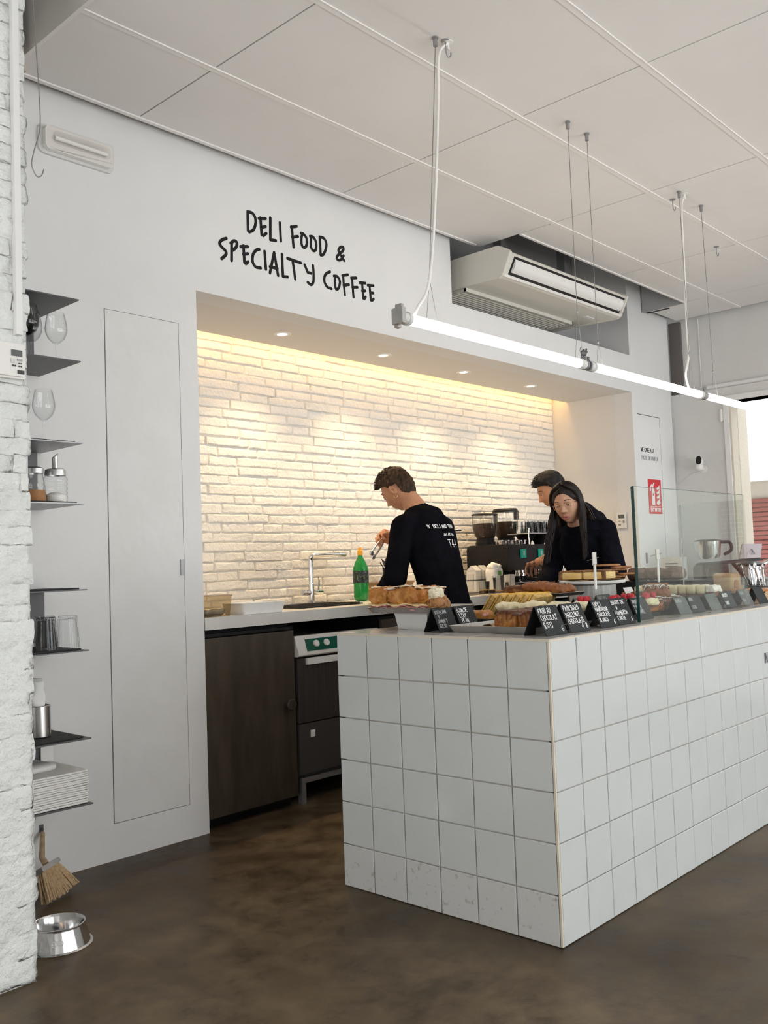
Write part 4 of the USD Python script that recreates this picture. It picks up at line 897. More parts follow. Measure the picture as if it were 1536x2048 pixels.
g = thing('scone', 'round brown scone topped with grated white cream', 'scone', (2.605, 2.152, SB))
obj('bun', lump(.085, .072, .056, (9, 8, 7), .5, .004, 36, 5), 'scone_brown', g, smooth=70)
obj('topping', moved(lump(.058, .054, .048, (18, 18, 16), .5, .007, 120, 6), (-.008, .006, .040)), 'crumble_white', g, smooth=70)

# price cards at the left end
card('dim chalkboard card reading POTECAMI, left of the scone card', 2.485, 2.052, CT, ['POTECAMI', '  Y', 'JAMON Y', 'QUESO'], .105, .088, .0018, .0125, ink='chalk_dim', seed=3)
card('chalkboard card reading SCON DE LTAY 6', 2.612, 2.056, CT, ['SCON DE', ' LTAY', '  PLAN'], .105, .088, .0022, .0145, price='6', seed=5)

# front sheet pan with pains au chocolat
tray('sheet_pan', 'front metal sheet pan with chocolate pastries near the corner', 2.50, 2.86, 1.665, 2.035, CT, .023)
pp = wavy(.30, .30, .0008, .004, 3, 30, 14); v = pp.vertices.copy(); k_ = (v[:, 0] < -.06) & (abs(v[:, 1] - .02) < .05); v[k_, 2] += .028 * np.clip((-v[k_, 0] - .06) / .05, 0, 1) * (1 - abs(v[k_, 1] - .02) / .05); pp.vertices = v
solo('baking_paper', moved(pp, (2.675, 1.86, CT + .0085)), 'kraft', 'crumpled brown baking paper lining the front sheet pan', 'paper', smooth=60)
PB = CT + .0135
def pain(label, x, y, seed, rz=0, material='crust'):
    g = thing('chocolate_pastry', label, 'pastry', (x, y, PB), rz, 'glazed chocolate pastries on the front pan')
    rl = []
    for q in range(5):
        yy = -.038 + .019 * q; hh = .046 + .018 * math.sin(math.pi * (q + .5) / 5)
        rl.append(moved(lump(.132 - .006 * abs(q - 2), .027, hh, (14, 5, 8), .48, .0025, 40, seed + q), (0, yy, 0), (0, 0, (q - 2) * 2.5)))
    obj('roll', cat([lump(.126, .086, .050, (14, 12, 8), .45, .003, 26, seed)] + rl), material, g, smooth=60)
    rr = random.Random(seed); fl = []
    for k in range(26):
        a, b = rr.uniform(-.05, .05), rr.uniform(-.034, .034); zz = .062 * math.sqrt(max(.05, 1 - (a / .075) ** 2 * .5 - (b / .055) ** 2 * .6)); fl.append(moved(rbox(.010, .004, .002, .0005), (a, b, zz - .001), (rr.uniform(-25, 25), rr.uniform(-25, 25), rr.uniform(0, 180))))
    obj('almond_flakes', cat(fl), 'crust_gold', g, kind='stuff')
pain('glazed chocolate pastry beside the baking paper, leftmost on pan', 2.590, 1.812, 2)
pain('glazed chocolate pastry next to the PAIN AU CHOCOLAT card', 2.590, 1.716, 5)
pain('glazed chocolate pastry behind, farther along the front pan', 2.735, 1.830, 8, 4)
pain('glazed chocolate pastry showing between the two front cards', 2.740, 1.730, 11, -3)

# black display boards in the middle
solo('display_board', rbox(.50, .69, .016, .003, (3.205, 2.065, CT)), 'black_plastic', 'black display board under the iced eclairs and yellow bars', 'board')
solo('display_board', rbox(.58, .69, .016, .003, (3.762, 2.065, CT)), 'black_plastic', 'black display board behind the glass, under cakes and cake stand', 'board')
BB = CT + .0165
tray('pastry_tray', 'small dark tray with a sugared brown bun', 2.815, 2.945, 2.07, 2.31, CT, .024, 'black_plastic')
g = thing('sugared_bun', 'brown sugared bun on the small dark tray', 'bun', (2.875, 2.185, CT + .003))
obj('bun', lump(.085, .125, .050, (9, 11, 7), .5, .006, 30, 17), 'crust_gold', g, smooth=70)
obj('filling', moved(lump(.03, .045, .02, (5, 6, 4), .5, .004, 40, 18), (-.02, -.04, .024)), 'ham', g, smooth=60)
# iced eclairs
solo('eclair_board', rbox(.10, .44, .009, .002, (3.00, 1.96, BB)), 'black_plastic', 'thin black strip board under the pale iced eclairs', 'board')
ecl = [('leftmost pale iced eclair, behind the chocolate pastries', 2.128, .088), ('second pale iced eclair from the left', 2.012, .104), ('third pale iced eclair from the left', 1.896, .092), ('rightmost pale iced eclair, behind the PAIN SUIZO card', 1.802, .080)]
for k, (lab, y, L) in enumerate(ecl):
    g = thing('iced_eclair', lab, 'eclair', (3.00, y, BB + .0095), 0, 'pale iced eclairs in a row')
    obj('bun', lump(.058, L * .97, .024, (6, 9, 4), .45, .003, 30, k), 'brownie' if k % 2 else 'crust', g, smooth=60)
    obj('icing', moved(lump(.064, L, .036, (10, 18, 7), .5, .010, 38, 50 + k), (0, 0, .016)), 'cream_icing', g, smooth=70)
# raspberry topped cream pastries
rsp = [('cream pastry with raspberries left of the clear tag holder', 3.155, 1.872), ('cream pastry with raspberries at the foot of tag holder', 3.185, 1.765), ('cream pastry with raspberries behind the CAFE card', 3.315, 1.772), ('cream pastry with raspberries right beside the glass edge', 3.42, 1.752)]
for k, (lab, x, y) in enumerate(rsp):
    g = thing('raspberry_pastry', lab, 'pastry', (x, y, BB), 0, 'cream pastries with raspberries')
    obj('base', lump(.085, .07, .032, (7, 6, 3), .45, .004, 30, k), 'crust', g, smooth=60)
    obj('cream', moved(lump(.084, .072, .028, (16, 14, 8), .42, .008, 62, 20 + k), (0, 0, .026)), 'cream_icing', g, smooth=70)
    rr = random.Random(k)
    for q in range(4):
        b = T.creation.icosphere(3, .0118); vn = b.vertices / .0118; b.vertices = b.vertices * (1 + .11 * (np.sin(vn[:, 2:3] * 11) * np.sin(np.arctan2(vn[:, 1:2], vn[:, 0:1]) * 7))); b.apply_scale((1, 1, 1.15)); b.apply_translation((-.027 + .018 * q, rr.uniform(-.012, .012), .062 + rr.uniform(0, .004)))
        obj('raspberry', b, 'raspberry', g, smooth=True)
# yellow bars leaning like dominoes
for k in range(9):
    y = 2.325 - .040 * k if k < 6 else 2.30 - .055 * (k - 6)
    x = 3.165 if k < 6 else 3.30
    g = thing('yellow_bar', f'{ORD[k] if k < 6 else ORD[k - 6]} yellow bar from the left in the {"front" if k < 6 else "back"} leaning row', 'cake bar', (x, y, BB), 0, 'yellow cake bars leaning in two rows')
    b = lump(.125, .022, .092, (8, 3, 6), .25, .001, 40, k); b.apply_transform(rotm(38, 0, 0)); b.apply_translation((0, .0, .009)); obj('cake', b, 'bars_side', g, smooth=50)
    b = lump(.127, .007, .090, (8, 2, 6), .4, .0009, 60, k + 20); b.apply_transform(rotm(38, 0, 0)); b.apply_translation((0, .0115, .0175)); obj('crust', b, 'bars_yellow', g, smooth=50)
# raised pan of almond croissants
g = thing('riser', 'clear plastic riser under the almond croissants', 'riser', (3.40, 2.24, BB))
for q in (-.06, .06): obj('post', cyl(.012, 0, .064, 14, (0, q)), 'aluminium', g, smooth=40)
obj('plate', rbox(.12, .2, .004, .001, (0, 0, .0645)), 'aluminium', g)
RZ = BB + .0688
tray('raised_pan', 'raised metal pan with flat brown almond croissants', 3.30, 3.50, 2.065, 2.42, RZ, .013)
def rough(p, s): return p * np.array([1, 1, 1.0]) * (1 - .35 * (abs(p[:, 1:2]) / s[1] * 2) ** 3 * np.array([1, 0, .8]))
for k, (lab, y, L, z, rz) in enumerate((('flat almond croissant at the left of raised pan', 2.335, .14, 0, 8), ('flat almond croissant in the middle of raised pan', 2.235, .15, .014, -6), ('flat almond croissant at the right end of raised pan', 2.14, .13, .003, -14))):
    g = thing('almond_croissant', lab, 'croissant', (3.395, y, RZ + .003 + z), rz, 'almond croissants on the raised pan')
    obj('croissant', lump(.13, L, .042, (12, 14, 6), .5, .009, 34, 70 + k, shape=rough), 'crust_dark' if k else 'crust', g, smooth=60)
    rr = random.Random(k); obj('almond_flakes', cat([moved(rbox(.012, .006, .0015, .0004), (rr.uniform(-.04, .04), rr.uniform(-.05, .05), .040 + rr.uniform(-.004, .003)), (rr.uniform(-30, 30), rr.uniform(-30, 30), rr.uniform(0, 180))) for _ in range(30)]), 'crust', g, kind='stuff')
# cake stand with cheesecake
csx, csy = 3.80, 2.215
g = thing('cake_stand', 'white cake stand on a ribbed grey pedestal', 'cake stand', (csx, csy, BB))
rb = []; n = 60
V = [(.105 * (1 + .018 * (a % 2)) * math.cos(2 * math.pi * a / n), .105 * (1 + .018 * (a % 2)) * math.sin(2 * math.pi * a / n), z) for z in (0, .098) for a in range(n)]
obj('pedestal', T.Trimesh(V, [f for a in range(n) for f in ((a, (a + 1) % n, (a + 1) % n + n), (a, (a + 1) % n + n, a + n))], process=False), 'grey_white_plastic', g)
obj('plate', lathe([(0, .099), (.10, .099), (.148, .107), (.152, .117), (.149, .119), (.142, .1175), (.10, .112), (0, .112)], 56), 'paper_white', g, smooth=40)
CSZ = BB + .1125
g = thing('cake_board', 'thin dark cake board with paper on the cake stand', 'cake board', (csx, csy, CSZ))
obj('board', lathe([(0, 0), (.128, 0), (.130, .005), (0, .005)], 48), 'black_plastic', g, smooth=30)
obj('paper', moved(wavy(.24, .20, .0008, .003, 5, 61, 16), (0, 0, .0095)), 'kraft', g, smooth=60)
for k, (lab, x, y, rz) in enumerate((('burnt cheesecake slice on the left of the cake stand', 3.755, 2.272, 0), ('burnt cheesecake slice on the right of the cake stand', 3.765, 2.163, 4))):
    g = thing('cheesecake_slice', lab, 'cheesecake', (x, y, CSZ + .0125), rz, 'burnt cheesecake slices on the cake stand')
    wdg = Polygon([(-.055, -.052), (-.055, .052), (.075, .050), (.085, -.045)])
    def slab(z0, z1, a, s): 
        b = lump(.13, .104, z1 - z0, (9, 8, 4), .22, a, 30, s); return moved(b, (.012, 0, z0))
    obj('cake', slab(0, .036, .002, 80 + k), 'cheesecake', g, smooth=50); obj('burnt_top', slab(.034, .043, .002, 84 + k), 'burnt_top', g, smooth=50)
    obj('burnt_side', moved(lump(.012, .02, .038, (3, 3, 5), .4, .002, 40, 88 + k), (-.05, .052 - .104 * k, .0)), 'burnt_top', g, smooth=50)
# cookie pile on the back of the stand
for k in range(7):
    a = k % 3
    g = thing('thin_cookie', f'{ORD[k]} thin brown cookie up in the pile behind the cheesecake', 'cookie', (3.895 + .022 * (a - 1), 2.150 - .022 * (a - 1), CSZ + .006 + .0105 * k), 40 * k, 'thin brown cookies piled behind the cheesecake')
    obj('cookie', lump(.09, .085, .0095, (9, 9, 2), .48, .0015, 60, 90 + k), 'cookie', g, smooth=60)
# stacked brownies right behind the glass edge
for k, (x, y, z, w_, d_, h_) in enumerate(((3.68, 1.945, 0, .095, .10, .036), (3.685, 1.94, .037, .09, .10, .034), (3.80, 2.01, 0, .10, .10, .036))):
    g = thing('brownie', ['lower brownie of the pair behind the glass edge', 'upper brownie of the pair behind the glass edge', 'single brownie tucked under the cake stand rim'][k], 'brownie', (x, y, BB + z), 6 * k, 'dark brownies behind the glass')
    obj('brownie', lump(w_, d_, h_, (8, 8, 4), .25, .004, 30, 100 + k), 'brownie', g, smooth=50)
# chocolate drizzled pastries
dz = [(3.44, 1.882, 0, 0), (3.565, 1.845, 10, .0), (3.635, 1.768, -8, 0), (3.512, 1.765, 4, 0), (3.735, 1.83, 14, .0), (3.60, 1.80, 30, .046)]
for k, (x, y, rz, dzz) in enumerate(dz):
    g = thing('drizzled_pastry', ['drizzled pastry just left of the glass edge, behind raspberries', 'drizzled pastry in the second row, right of the glass edge', 'largest drizzled pastry, close behind the glass', 'drizzled pastry standing directly behind the glass edge', 'drizzled pastry in front of the white cake row', 'topmost drizzled pastry lying on the others'][k], 'pastry', (x, y, BB + dzz), rz, 'chocolate drizzled pastries')
    pm = lump(.122, .104, .050, (12, 11, 6), .46, .009, 34, 110 + k); obj('pastry', pm, 'crust_dark' if k % 2 else 'scone_brown', g, smooth=60)
    tv = pm.vertices[pm.vertex_normals[:, 2] > .15]; hz_ = LinearNDInterpolator(tv[:, :2], tv[:, 2]); dl = []
    for q in range(15):
        yy = -.046 + .0066 * q; xs_ = np.linspace(-.058, .058, 17); ys_ = yy + .008 * np.sin(xs_ * 80 + q * 1.7); zs_ = hz_(xs_, ys_); ok = ~np.isnan(zs_)
        if ok.sum() > 4: dl.append(tube(np.stack([xs_, ys_, zs_ + .0012], 1)[ok], .0018, 5))
    obj('drizzle', cat(dl), 'choc_drizzle', g, smooth=True, kind='stuff')
    obj('cream_lines', cat([moved(d_, (.003, .003, .0025)) for d_ in dl[::2]]), 'cream_white', g, smooth=True, kind='stuff')
# row of butter coloured cake squares
solo('tray_riser', rbox(.10, .36, .024, .002, (3.92, 1.862, BB)), 'black_plastic', 'low black riser under the tray of pale cake squares', 'riser')
BQ = BB + .0245
tray('long_tray', 'long dark tray under the row of pale cake squares', 3.855, 3.985, 1.665, 2.062, BQ, .014, 'black_plastic')
for k in range(8):
    y = 2.030 - .0418 * k
    g = thing('cake_square', f'{ORD[k]} pale cake square from the left in the row behind glass', 'cake', (3.915 + (.004 if k % 2 else 0), y, BQ + .0025), 0, 'pale cake squares in a row')
    obj('cake', lump(.078, .0405, .022, (6, 4, 3), .2, .002, 30, 120 + k), 'brownie', g, smooth=50)
    obj('topping', moved(lump(.080, .0415, .042, (7, 5, 5), .28, .0018, 30, 130 + k), (0, 0, .019)), 'cake_butter', g, smooth=60)
g = thing('cream_cake_piece', 'cut chocolate cake end with dripping white cream, right of the squares', 'cake', (3.918, 1.694, BQ + .0025), 0)
obj('cake', lump(.07, .04, .034, (6, 5, 4), .25, .003, 30, 141), 'brownie', g, smooth=50); obj('cream', moved(lump(.074, .045, .030, (14, 10, 8), .3, .007, 70, 142), (0, 0, .028)), 'cream_white', g, smooth=60)

# dark seeded loaf on a board behind
solo('display_box', rbox(.17, .40, .118, .003, (4.25, 2.10, CT)), 'black_plastic', 'black box raising the dark loaves behind the cake squares', 'box')
for k in range(3):
    y = 2.215 - .095 * k
    g = thing('dark_loaf', ['leftmost dark knobbly loaf on the black box', 'middle dark knobbly loaf on the black box', 'rightmost dark knobbly loaf on the black box'][k], 'loaf', (4.25, y, CT + .1185), 0, 'dark knobbly loaves on the black box')
    obj('loaf', lump(.10, .10, .062, (10, 10, 7), .5, .010, 42, 150 + k), 'loaf_dark', g, smooth=60)
g = thing('round_cookie', 'round golden cookie leaning before the dark loaves', 'cookie', (4.135, 2.06, CT + .0905)); obj('cookie', moved(lump(.02, .11, .02, (3, 10, 3), .48, .001, 50, 161), (0, 0, 0)), 'cookie', g, smooth=60)
solo('cookie_box', rbox(.06, .30, .0895, .002, (4.132, 2.06, CT)), 'black_plastic', 'narrow black box in front of the dark loaves', 'box')

# tag holders
def holder(label, x, y, z, hgt, tilt):
    g = thing('tag_holder', label, 'tag holder', (x, y, z), 0, 'clear plastic tag holders')
    obj('foot', lathe([(.0005, .001), (.034, .001), (.034, .003), (.024, .020), (.013, .044), (.0075, .07), (.006, .10)], 28), 'film_milky', g, smooth=60)
    obj('stem', tube([(0, 0, .10), (.0, 0, hgt - .04)], .0055, 10), 'white_plastic', g, smooth=60)
    obj('tag', moved(rbox(.044, .016, .050, .003), (0, 0, hgt - .042), (0, tilt, 35)), 'white_plastic', g)
    obj('tag_pin', moved(tube([(-.05, 0, 0), (.09, 0, -.012)], .0013, 5), (0, 0, hgt - .012), (0, 0, 48)), 'wire_steel', g)
holder('clear tag holder with white tag among the raspberries', 3.235, 1.872, BB, .236, 6)
holder('clear tag holder with white tag behind the glass screen', 4.03, 2.0, BB, .245, 0)

# chalkboard cards along the front
card('chalkboard card reading PAIN AU CHOCOLAT, at the counter corner', 2.452, 1.600, CT, ['PAIN AU', 'CHOCOLAT', '(LOT)'], .122, .100, .0019, .0175, price='6', seed=1)
card('chalkboard card reading PAIN SUIZO, second from counter corner', 2.588, 1.594, CT, ['PAIN SUIZO', 'HAZELNUT,', 'CHOCOLATE'], .122, .100, .0018, .0165, price='4 8', seed=2)
card('chalkboard card reading CAFE Y MANDARINA, third from counter corner', 2.790, 1.600, CT, ['CAFE Y', 'MANDARINA', 'CHOCOLATE', 'BLANCO'], .118, .102, .0017, .0142, price='6', seed=3)
card('chalkboard card reading FRAMBUESA, just before the glass', 2.932, 1.612, CT, ['BOUGHT TRE', '   W', 'FRAMBUESA', 'Y NATA'], .122, .100, .0017, .0145, price='6', seed=4)
card('chalkboard card just right of the glass edge, three lines', 3.165, 1.660, CT, ['AMORE', 'Y NATA', 'CARAMEL'], .120, .090, .0026, .0150, ink='chalk_dim', seed=6)
for k, (x, w_, lab) in enumerate(((3.485, .105, 'grey smudged card, first right of the drizzled pastries'), (3.605, .118, 'chalkboard card with faint text, below the cake squares'), (3.775, .110, 'grey smudged card, at the end of the cake squares'))):
    card(lab, x, 1.645, CT, [['BLANCA', ''], ['KOKA', '', 'LOCAL'], []][k], w_, .074, .0022, .0125, 'chalkboard_grey' if k != 1 else 'chalkboard', 'chalk_dim', seed=10 + k)
card('chalkboard card reading DULCES TART, beside the pastry bowl', 3.925, 1.640, CT, ['DULCES', '', 'TART'], .108, .076, .0030, .0135, seed=13)
card('grey smudged card before the paper boxes at the right', 4.115, 1.640, CT, ['AVENA', '', 'SECA'], .112, .076, .0022, .0125, 'chalkboard_grey', 'chalk_dim', seed=14)
card('plain black card at the right edge of the picture', 4.30, 1.645, CT, [], .11, .080, seed=15)
card('small chalkboard card reading COCO Y, behind the eclairs', 3.20, 1.925, BB, ['COCO Y'], .105, .070, .0024, .0165, 'chalkboard_grey', seed=16)
card('small chalkboard card reading KUCHEN, beside the tag holder', 3.345, 1.985, BB, ['KUCHEN'], .10, .070, .0022, .0160, 'chalkboard_grey', 'chalk_dim', seed=17)
card('small grey card below the cake stand, text rubbed out', 3.53, 2.015, BB, ['NOT VEG'], .11, .068, .0022, .0150, 'chalkboard_grey', 'chalk_dim', seed=18)
solo('white_tag', moved(extrude(sbox(0, 0, .075, .05), .001), (3.60, 1.93, BB + .046), (62, 0, 0)), 'paper_white', 'plain white tag propped above the drizzled pastries', 'tag')

# ---------------------------------------------------------------- right end of the counter
g = thing('pastry_bowl', 'black bowl of small almond pastries behind the cards', 'bowl', (4.30, 1.82, CT))
obj('bowl', lathe([(0, .001), (.06, .001), (.085, .05), (.083, .052), (.058, .006), (0, .006)], 32), 'black_plastic', g, smooth=40)
for k in range(6):
    a = k * 1.05; solo_ = obj('pastry', moved(lump(.055, .05, .03, (6, 6, 4), .48, .005, 40, 170 + k), (.045 * math.cos(a), .045 * math.sin(a), .035 + .006 * (k % 2))), 'crust_gold' if k % 2 else 'crust', g, smooth=60)
g = thing('kraft_box', 'open kraft paper tray at the right end of counter', 'box', (4.62, 1.78, CT))
obj('tray', T.Trimesh([(sx * (.12 if z else .10), sy * (.085 if z else .07), z) for z in (0, .045) for sx, sy in ((-1, -1), (1, -1), (1, 1), (-1, 1))]).convex_hull, 'kraft', g)
obj('rim', cat([rbox(.25, .006, .006, .001, (0, s * .087, .042)) for s in (-1, 1)] + [rbox(.006, .18, .006, .001, (s * .122, 0, .042)) for s in (-1, 1)]), 'kraft', g)
obj('filling', moved(lump(.20, .14, .02, (12, 10, 3), .4, .006, 50, 180), (0, 0, .038)), 'crust_gold', g, smooth=60)
g = thing('paper_bag', 'brown kraft paper bag with round mark on the counter', 'bag', (4.73, 1.97, CT))
obj('bag', lump(.135, .10, .135, (10, 7, 9), .18, .008, 14, 190), 'kraft', g, smooth=40)
obj('mark', moved(lathe([(0, .002), (.030, .002), (.030, 0)], 24), (-.01, -.052, .07), (90, 0, 0)), 'cookie', g)
def jar(label, x, y, seed):
    g = thing('cutlery_jar', label, 'jar', (x, y, CT), 0, 'glass jars with cutlery')
    obj('glass', lathe([(0, .001), (.042, .001), (.044, .006), (.044, .085), (.040, .092), (.040, .10), (.0385, .10), (.0425, .085), (.042, .008), (0, .006)], 32), 'glass_clear', g, smooth=40)
    obj('band', lathe([(.0445, .04), (.0455, .041), (.0455, .060), (.0445, .061)], 32), 'dark_metal', g, smooth=30)
    rr = random.Random(seed)
    for k in range(5):
        a, b = rr.uniform(-.025, .025), rr.uniform(-.025, .025); top = np.array([a * 2.1, b * 2.1, .15 + rr.uniform(0, .03)])
        obj('spoon', cat([tube([(a * .5, b * .5, .008), top], .0026, 6), sph(top, (.009, .006, .014))]), 'chrome', g, smooth=60)
jar('glass jar of spoons beside the kraft bag', 4.88, 1.83, 1); jar('second glass jar of spoons, farther right', 5.04, 1.80, 2); jar('glass jar of spoons in front of laptop stand', 5.03, 1.95, 3)
# laptop on its stand
g = thing('laptop', 'pinkish grey laptop seen from behind on a black stand', 'laptop', (5.10, 2.02, CT))
Mx = np.array([5.10, 2.02, CT])
def quad_slab(pts, th_):
    p = np.array(pts, float) - Mx; nrm = np.cross(p[1] - p[0], p[3] - p[0]); nrm /= np.linalg.norm(nrm); return T.Trimesh(np.vstack([p, p + nrm * th_])).convex_hull
obj('lid', quad_slab([(5.088, 2.02, 1.192), (5.345, 2.01, 1.190), (5.195, 1.965, 1.112), (4.925, 1.975, 1.112)], .008), 'laptop_grey', g)
ring = unary_union([shapely.Point(0, .007).buffer(.009).difference(shapely.Point(0, .007).buffer(.005)), shapely.Point(0, -.009).buffer(.010).difference(shapely.Point(0, -.009).buffer(.0055))])
lg = extrude(ring, .0015); vx = np.array([.281, -.04, -.002]); vx /= np.linalg.norm(vx); vy = np.array([.13, .03, .077]); vy -= vx * (vy @ vx); vy /= np.linalg.norm(vy); vz = np.cross(vx, vy)
M4 = np.eye(4); M4[:3, 0], M4[:3, 1], M4[:3, 2] = vx, vy, vz; M4[:3, 3] = np.array([5.133, 1.985, 1.150]) - Mx + vz * .0005; lg.apply_transform(M4); obj('round_mark', lg, 'dark_metal', g)
obj('keyboard_base', quad_slab([(4.80, 2.16, 1.095), (5.10, 2.12, 1.095), (5.20, 1.955, 1.108), (4.925, 1.995, 1.108)], .012), 'black_plastic', g)
g = thing('laptop_stand', 'slanted black stand holding the laptop', 'stand', (5.02, 2.06, CT))
obj('back', T.Trimesh([(-.20, .06, 0), (.12, .06, 0), (.12, .09, 0), (-.20, .09, 0), (-.20, .06, .185), (.10, .06, .185), (.10, .075, .185), (-.20, .075, .185)]).convex_hull, 'black_plastic', g)
obj('leg', tube([(.06, .02, .185), (.20, -.06, .012)], .010, 8), 'black_plastic', g)
pb = lump(.17, .09, .16, (10, 7, 10), .4, .022, 18, 200)
solo('plastic_bag', moved(pb, (5.27, 1.93, CT)), 'film_milky', 'crumpled translucent plastic bag at the right edge', 'bag')
solo('acrylic_sign', moved(rbox(.06, .012, .05, .003), (5.33, 1.84, CT + .20)), 'glass_clear', 'clear acrylic holder at far right of the counter', 'holder') if False else None

# counter along the end wall with a mixer
solo('end_counter', cat([rbox(.62, 2.0, .05, .003, (6.965, 2.30, .86)), bx(6.70, 7.26, 1.35, 3.28, .003, .86)]), 'worktop_white', 'white side counter standing against the end wall', 'counter')
g = thing('food_mixer', 'steel bowl food mixer with dark handle on side counter', 'mixer', (6.86, 2.99, .911))
obj('base', moved(lump(.22, .20, .17, (8, 8, 6), .35, .0, 1, 1), (0, 0, 0)), 'dark_metal', g, smooth=40)
obj('bowl', lathe([(0, .19), (.075, .195), (.088, .22), (.100, .325), (.102, .330), (.098, .330), (.085, .22), (0, .20)], 40), 'chrome', g, smooth=40)
obj('lid', lathe([(0, .345), (.07, .343), (.100, .334), (.103, .330), (0, .330)], 36), 'black_plastic', g, smooth=40)
obj('handle', tube(curve([(.07, -.08, .32), (.12, -.12, .315), (.128, -.128, .26), (.085, -.09, .225)], 20), .013, 8), 'black_plastic', g, smooth=60)
g = thing('steel_jug', 'low steel jug with black lid on the side counter', 'jug', (6.93, 2.70, .911))
obj('body', lathe([(0, .001), (.095, .001), (.085, .13), (0, .132)], 36), 'steel', g, smooth=40)
obj('lid', lathe([(0, .168), (.05, .166), (.10, .145), (.102, .133), (0, .133)], 36), 'black_plastic', g, smooth=40)
obj('spout', tube([(.07, -.06, .14), (.11, -.10, .165)], .016, 8), 'chrome', g, smooth=50)
g = thing('socket_box', 'white ventilated appliance box below wall on side counter', 'appliance', (6.72, 3.20, .911))
obj('case', rbox(.10, .16, .22, .006), 'grey_white_plastic', g); obj('vents', cat([bx(-.052, -.049, -.05, .05, .10 + k * .022, .108 + k * .022) for k in range(4)]), 'dark_metal', g)
g = thing('potted_sprig', 'small green sprig in a pot on the side counter', 'plant', (6.78, 2.98, .911)) if False else None

# ---------------------------------------------------------------- back worktop, left of the first man
g = thing('plastic_tub', 'translucent beige plastic tub at the left of worktop', 'tub', (2.60, 3.53, WT))
obj('tub', cat([T.Trimesh([(sx * (.082 if z else .074), sy * (.070 if z else .062), z) for z in (0, .095) for sx, sy in ((-1, -1), (1, -1), (1, 1), (-1, 1))]).convex_hull]), 'tub_beige', g)
obj('rim', cat([rbox(.17, .004, .005, .001, (0, s * .071, .092)) for s in (-1, 1)] + [rbox(.004, .146, .005, .001, (s * .083, 0, .092)) for s in (-1, 1)]), 'kraft', g)
obj('contents', moved(lump(.12, .10, .035, (8, 8, 4), .4, .008, 30, 210), (0, 0, .004)), 'grey_metal', g, smooth=50)
tray('white_tray', 'white rectangular food tray beside the beige tub', 2.72, 2.99, 3.425, 3.60, WT, .052, 'paper_white')
g = thing('drainer', 'black draining mat in front of the tap', 'mat', (3.44, 3.70, WT))
obj('mat', rbox(.46, .26, .008, .003), 'black_rubber', g)
for k in range(9): obj('rib', rbox(.44, .008, .004, .001, (0, -.112 + k * .028, .008)), 'black_rubber', g)
g = thing('sink', 'steel sink rim set in the worktop', 'sink', (3.52, 3.93, WT))
obj('rim', cat([rbox(.52, .012, .004, .001, (0, s * .12, 0)) for s in (-1, 1)] + [rbox(.012, .25, .004, .001, (s * .26, 0, 0)) for s in (-1, 1)]), 'steel', g); obj('basin', rbox(.51, .23, .002, .0005), 'dark_metal', g)
g = thing('tap', 'chrome kitchen tap with long square spout', 'tap', (3.70, 4.02, WT))
obj('base', lathe([(0, .0), (.024, .0), (.024, .012), (.018, .016), (0, .016)], 24), 'chrome', g, smooth=40)
obj('column', tube([(0, 0, .01), (0, 0, .11), (0, 0, .12), (0, 0, .262)], (.018, .018, .014, .014), 16), 'chrome', g, smooth=40)
obj('spout', tube(curve([(0, 0, .255), (.004, -.004, .275), (.03, -.012, .283), (.19, -.06, .284)], 24), .0145, 12), 'chrome', g, smooth=50)
obj('spray_head', tube([(.175, -.055, .284), (.215, -.067, .283), (.222, -.069, .281)], (.016, .018, .016), 14), 'steel', g, smooth=40)
obj('lever', cat([tube([(-.072, 0, .065), (.085, 0, .065)], .015, 14), tube([(.055, 0, .065), (.058, -.005, .13), (.050, -.005, .155)], (.006, .005, .004), 8), tube([(-.075, 0, .05), (-.075, 0, .085)], .005, 6)]), 'chrome', g, smooth=40)
g = thing('soda_bottle', 'green plastic bottle with yellow cap and dark label', 'bottle', (3.955, 3.86, WT))
obj('bottle', lathe([(0, .004), (.025, .001), (.038, .006), (.046, .022), (.0445, .10), (.0465, .106), (.0465, .180), (.044, .20), (.030, .236), (.016, .262), (.0135, .272), (.0135, .285)], 36), 'green_liquid', g, smooth=60)
obj('cap', lathe([(0, .318), (.011, .318), (.012, .300), (.0165, .298), (.0165, .274), (.014, .272)], 24), 'yellow_cap', g, smooth=30)
obj('label', lathe([(.0470, .108), (.0474, .109), (.0474, .178), (.0470, .179)], 36), 'label_dark', g, smooth=30)
lp = extrude(sbox(-.02, -.012, .02, .012), .0006); lp.vertices = np.stack([.0478 * np.sin(lp.vertices[:, 0] / .0478) * (1 + lp.vertices[:, 2] * 10), -.0478 * np.cos(lp.vertices[:, 0] / .0478) * (1 + lp.vertices[:, 2] * 10), lp.vertices[:, 1] + .143], 1); lp.apply_transform(rotm(0, 0, -45)); obj('label_band', lp, 'label_yellow', g)
g = thing('glass_jar', 'round glass flask of yellow chips beside the bottle', 'jar', (4.085, 3.86, WT))
obj('glass', lathe([(0, .003), (.055, .003), (.068, .02), (.070, .09), (.060, .13), (.022, .165), (.020, .205), (.024, .21)], 36), 'glass_clear', g, smooth=60)
rr = random.Random(9)
obj('chips', cat([moved(lump(.03, .022, .006, (4, 4, 2), .4, .002, 60, 220 + k), (rr.uniform(-.04, .04), rr.uniform(-.04, .04), .008 + .0022 * k), (rr.uniform(-50, 50), rr.uniform(-50, 50), rr.uniform(0, 180))) for k in range(34)]), 'chips', g, smooth=40, kind='stuff')
g = thing('straw_cup', 'black cup full of black straws on wooden box', 'cup', (4.345, 3.985, WT + .105))
obj('cup', lathe([(0, .001), (.034, .001), (.046, .085), (.044, .085), (.033, .005), (0, .005)], 28), 'black_plastic', g, smooth=40)
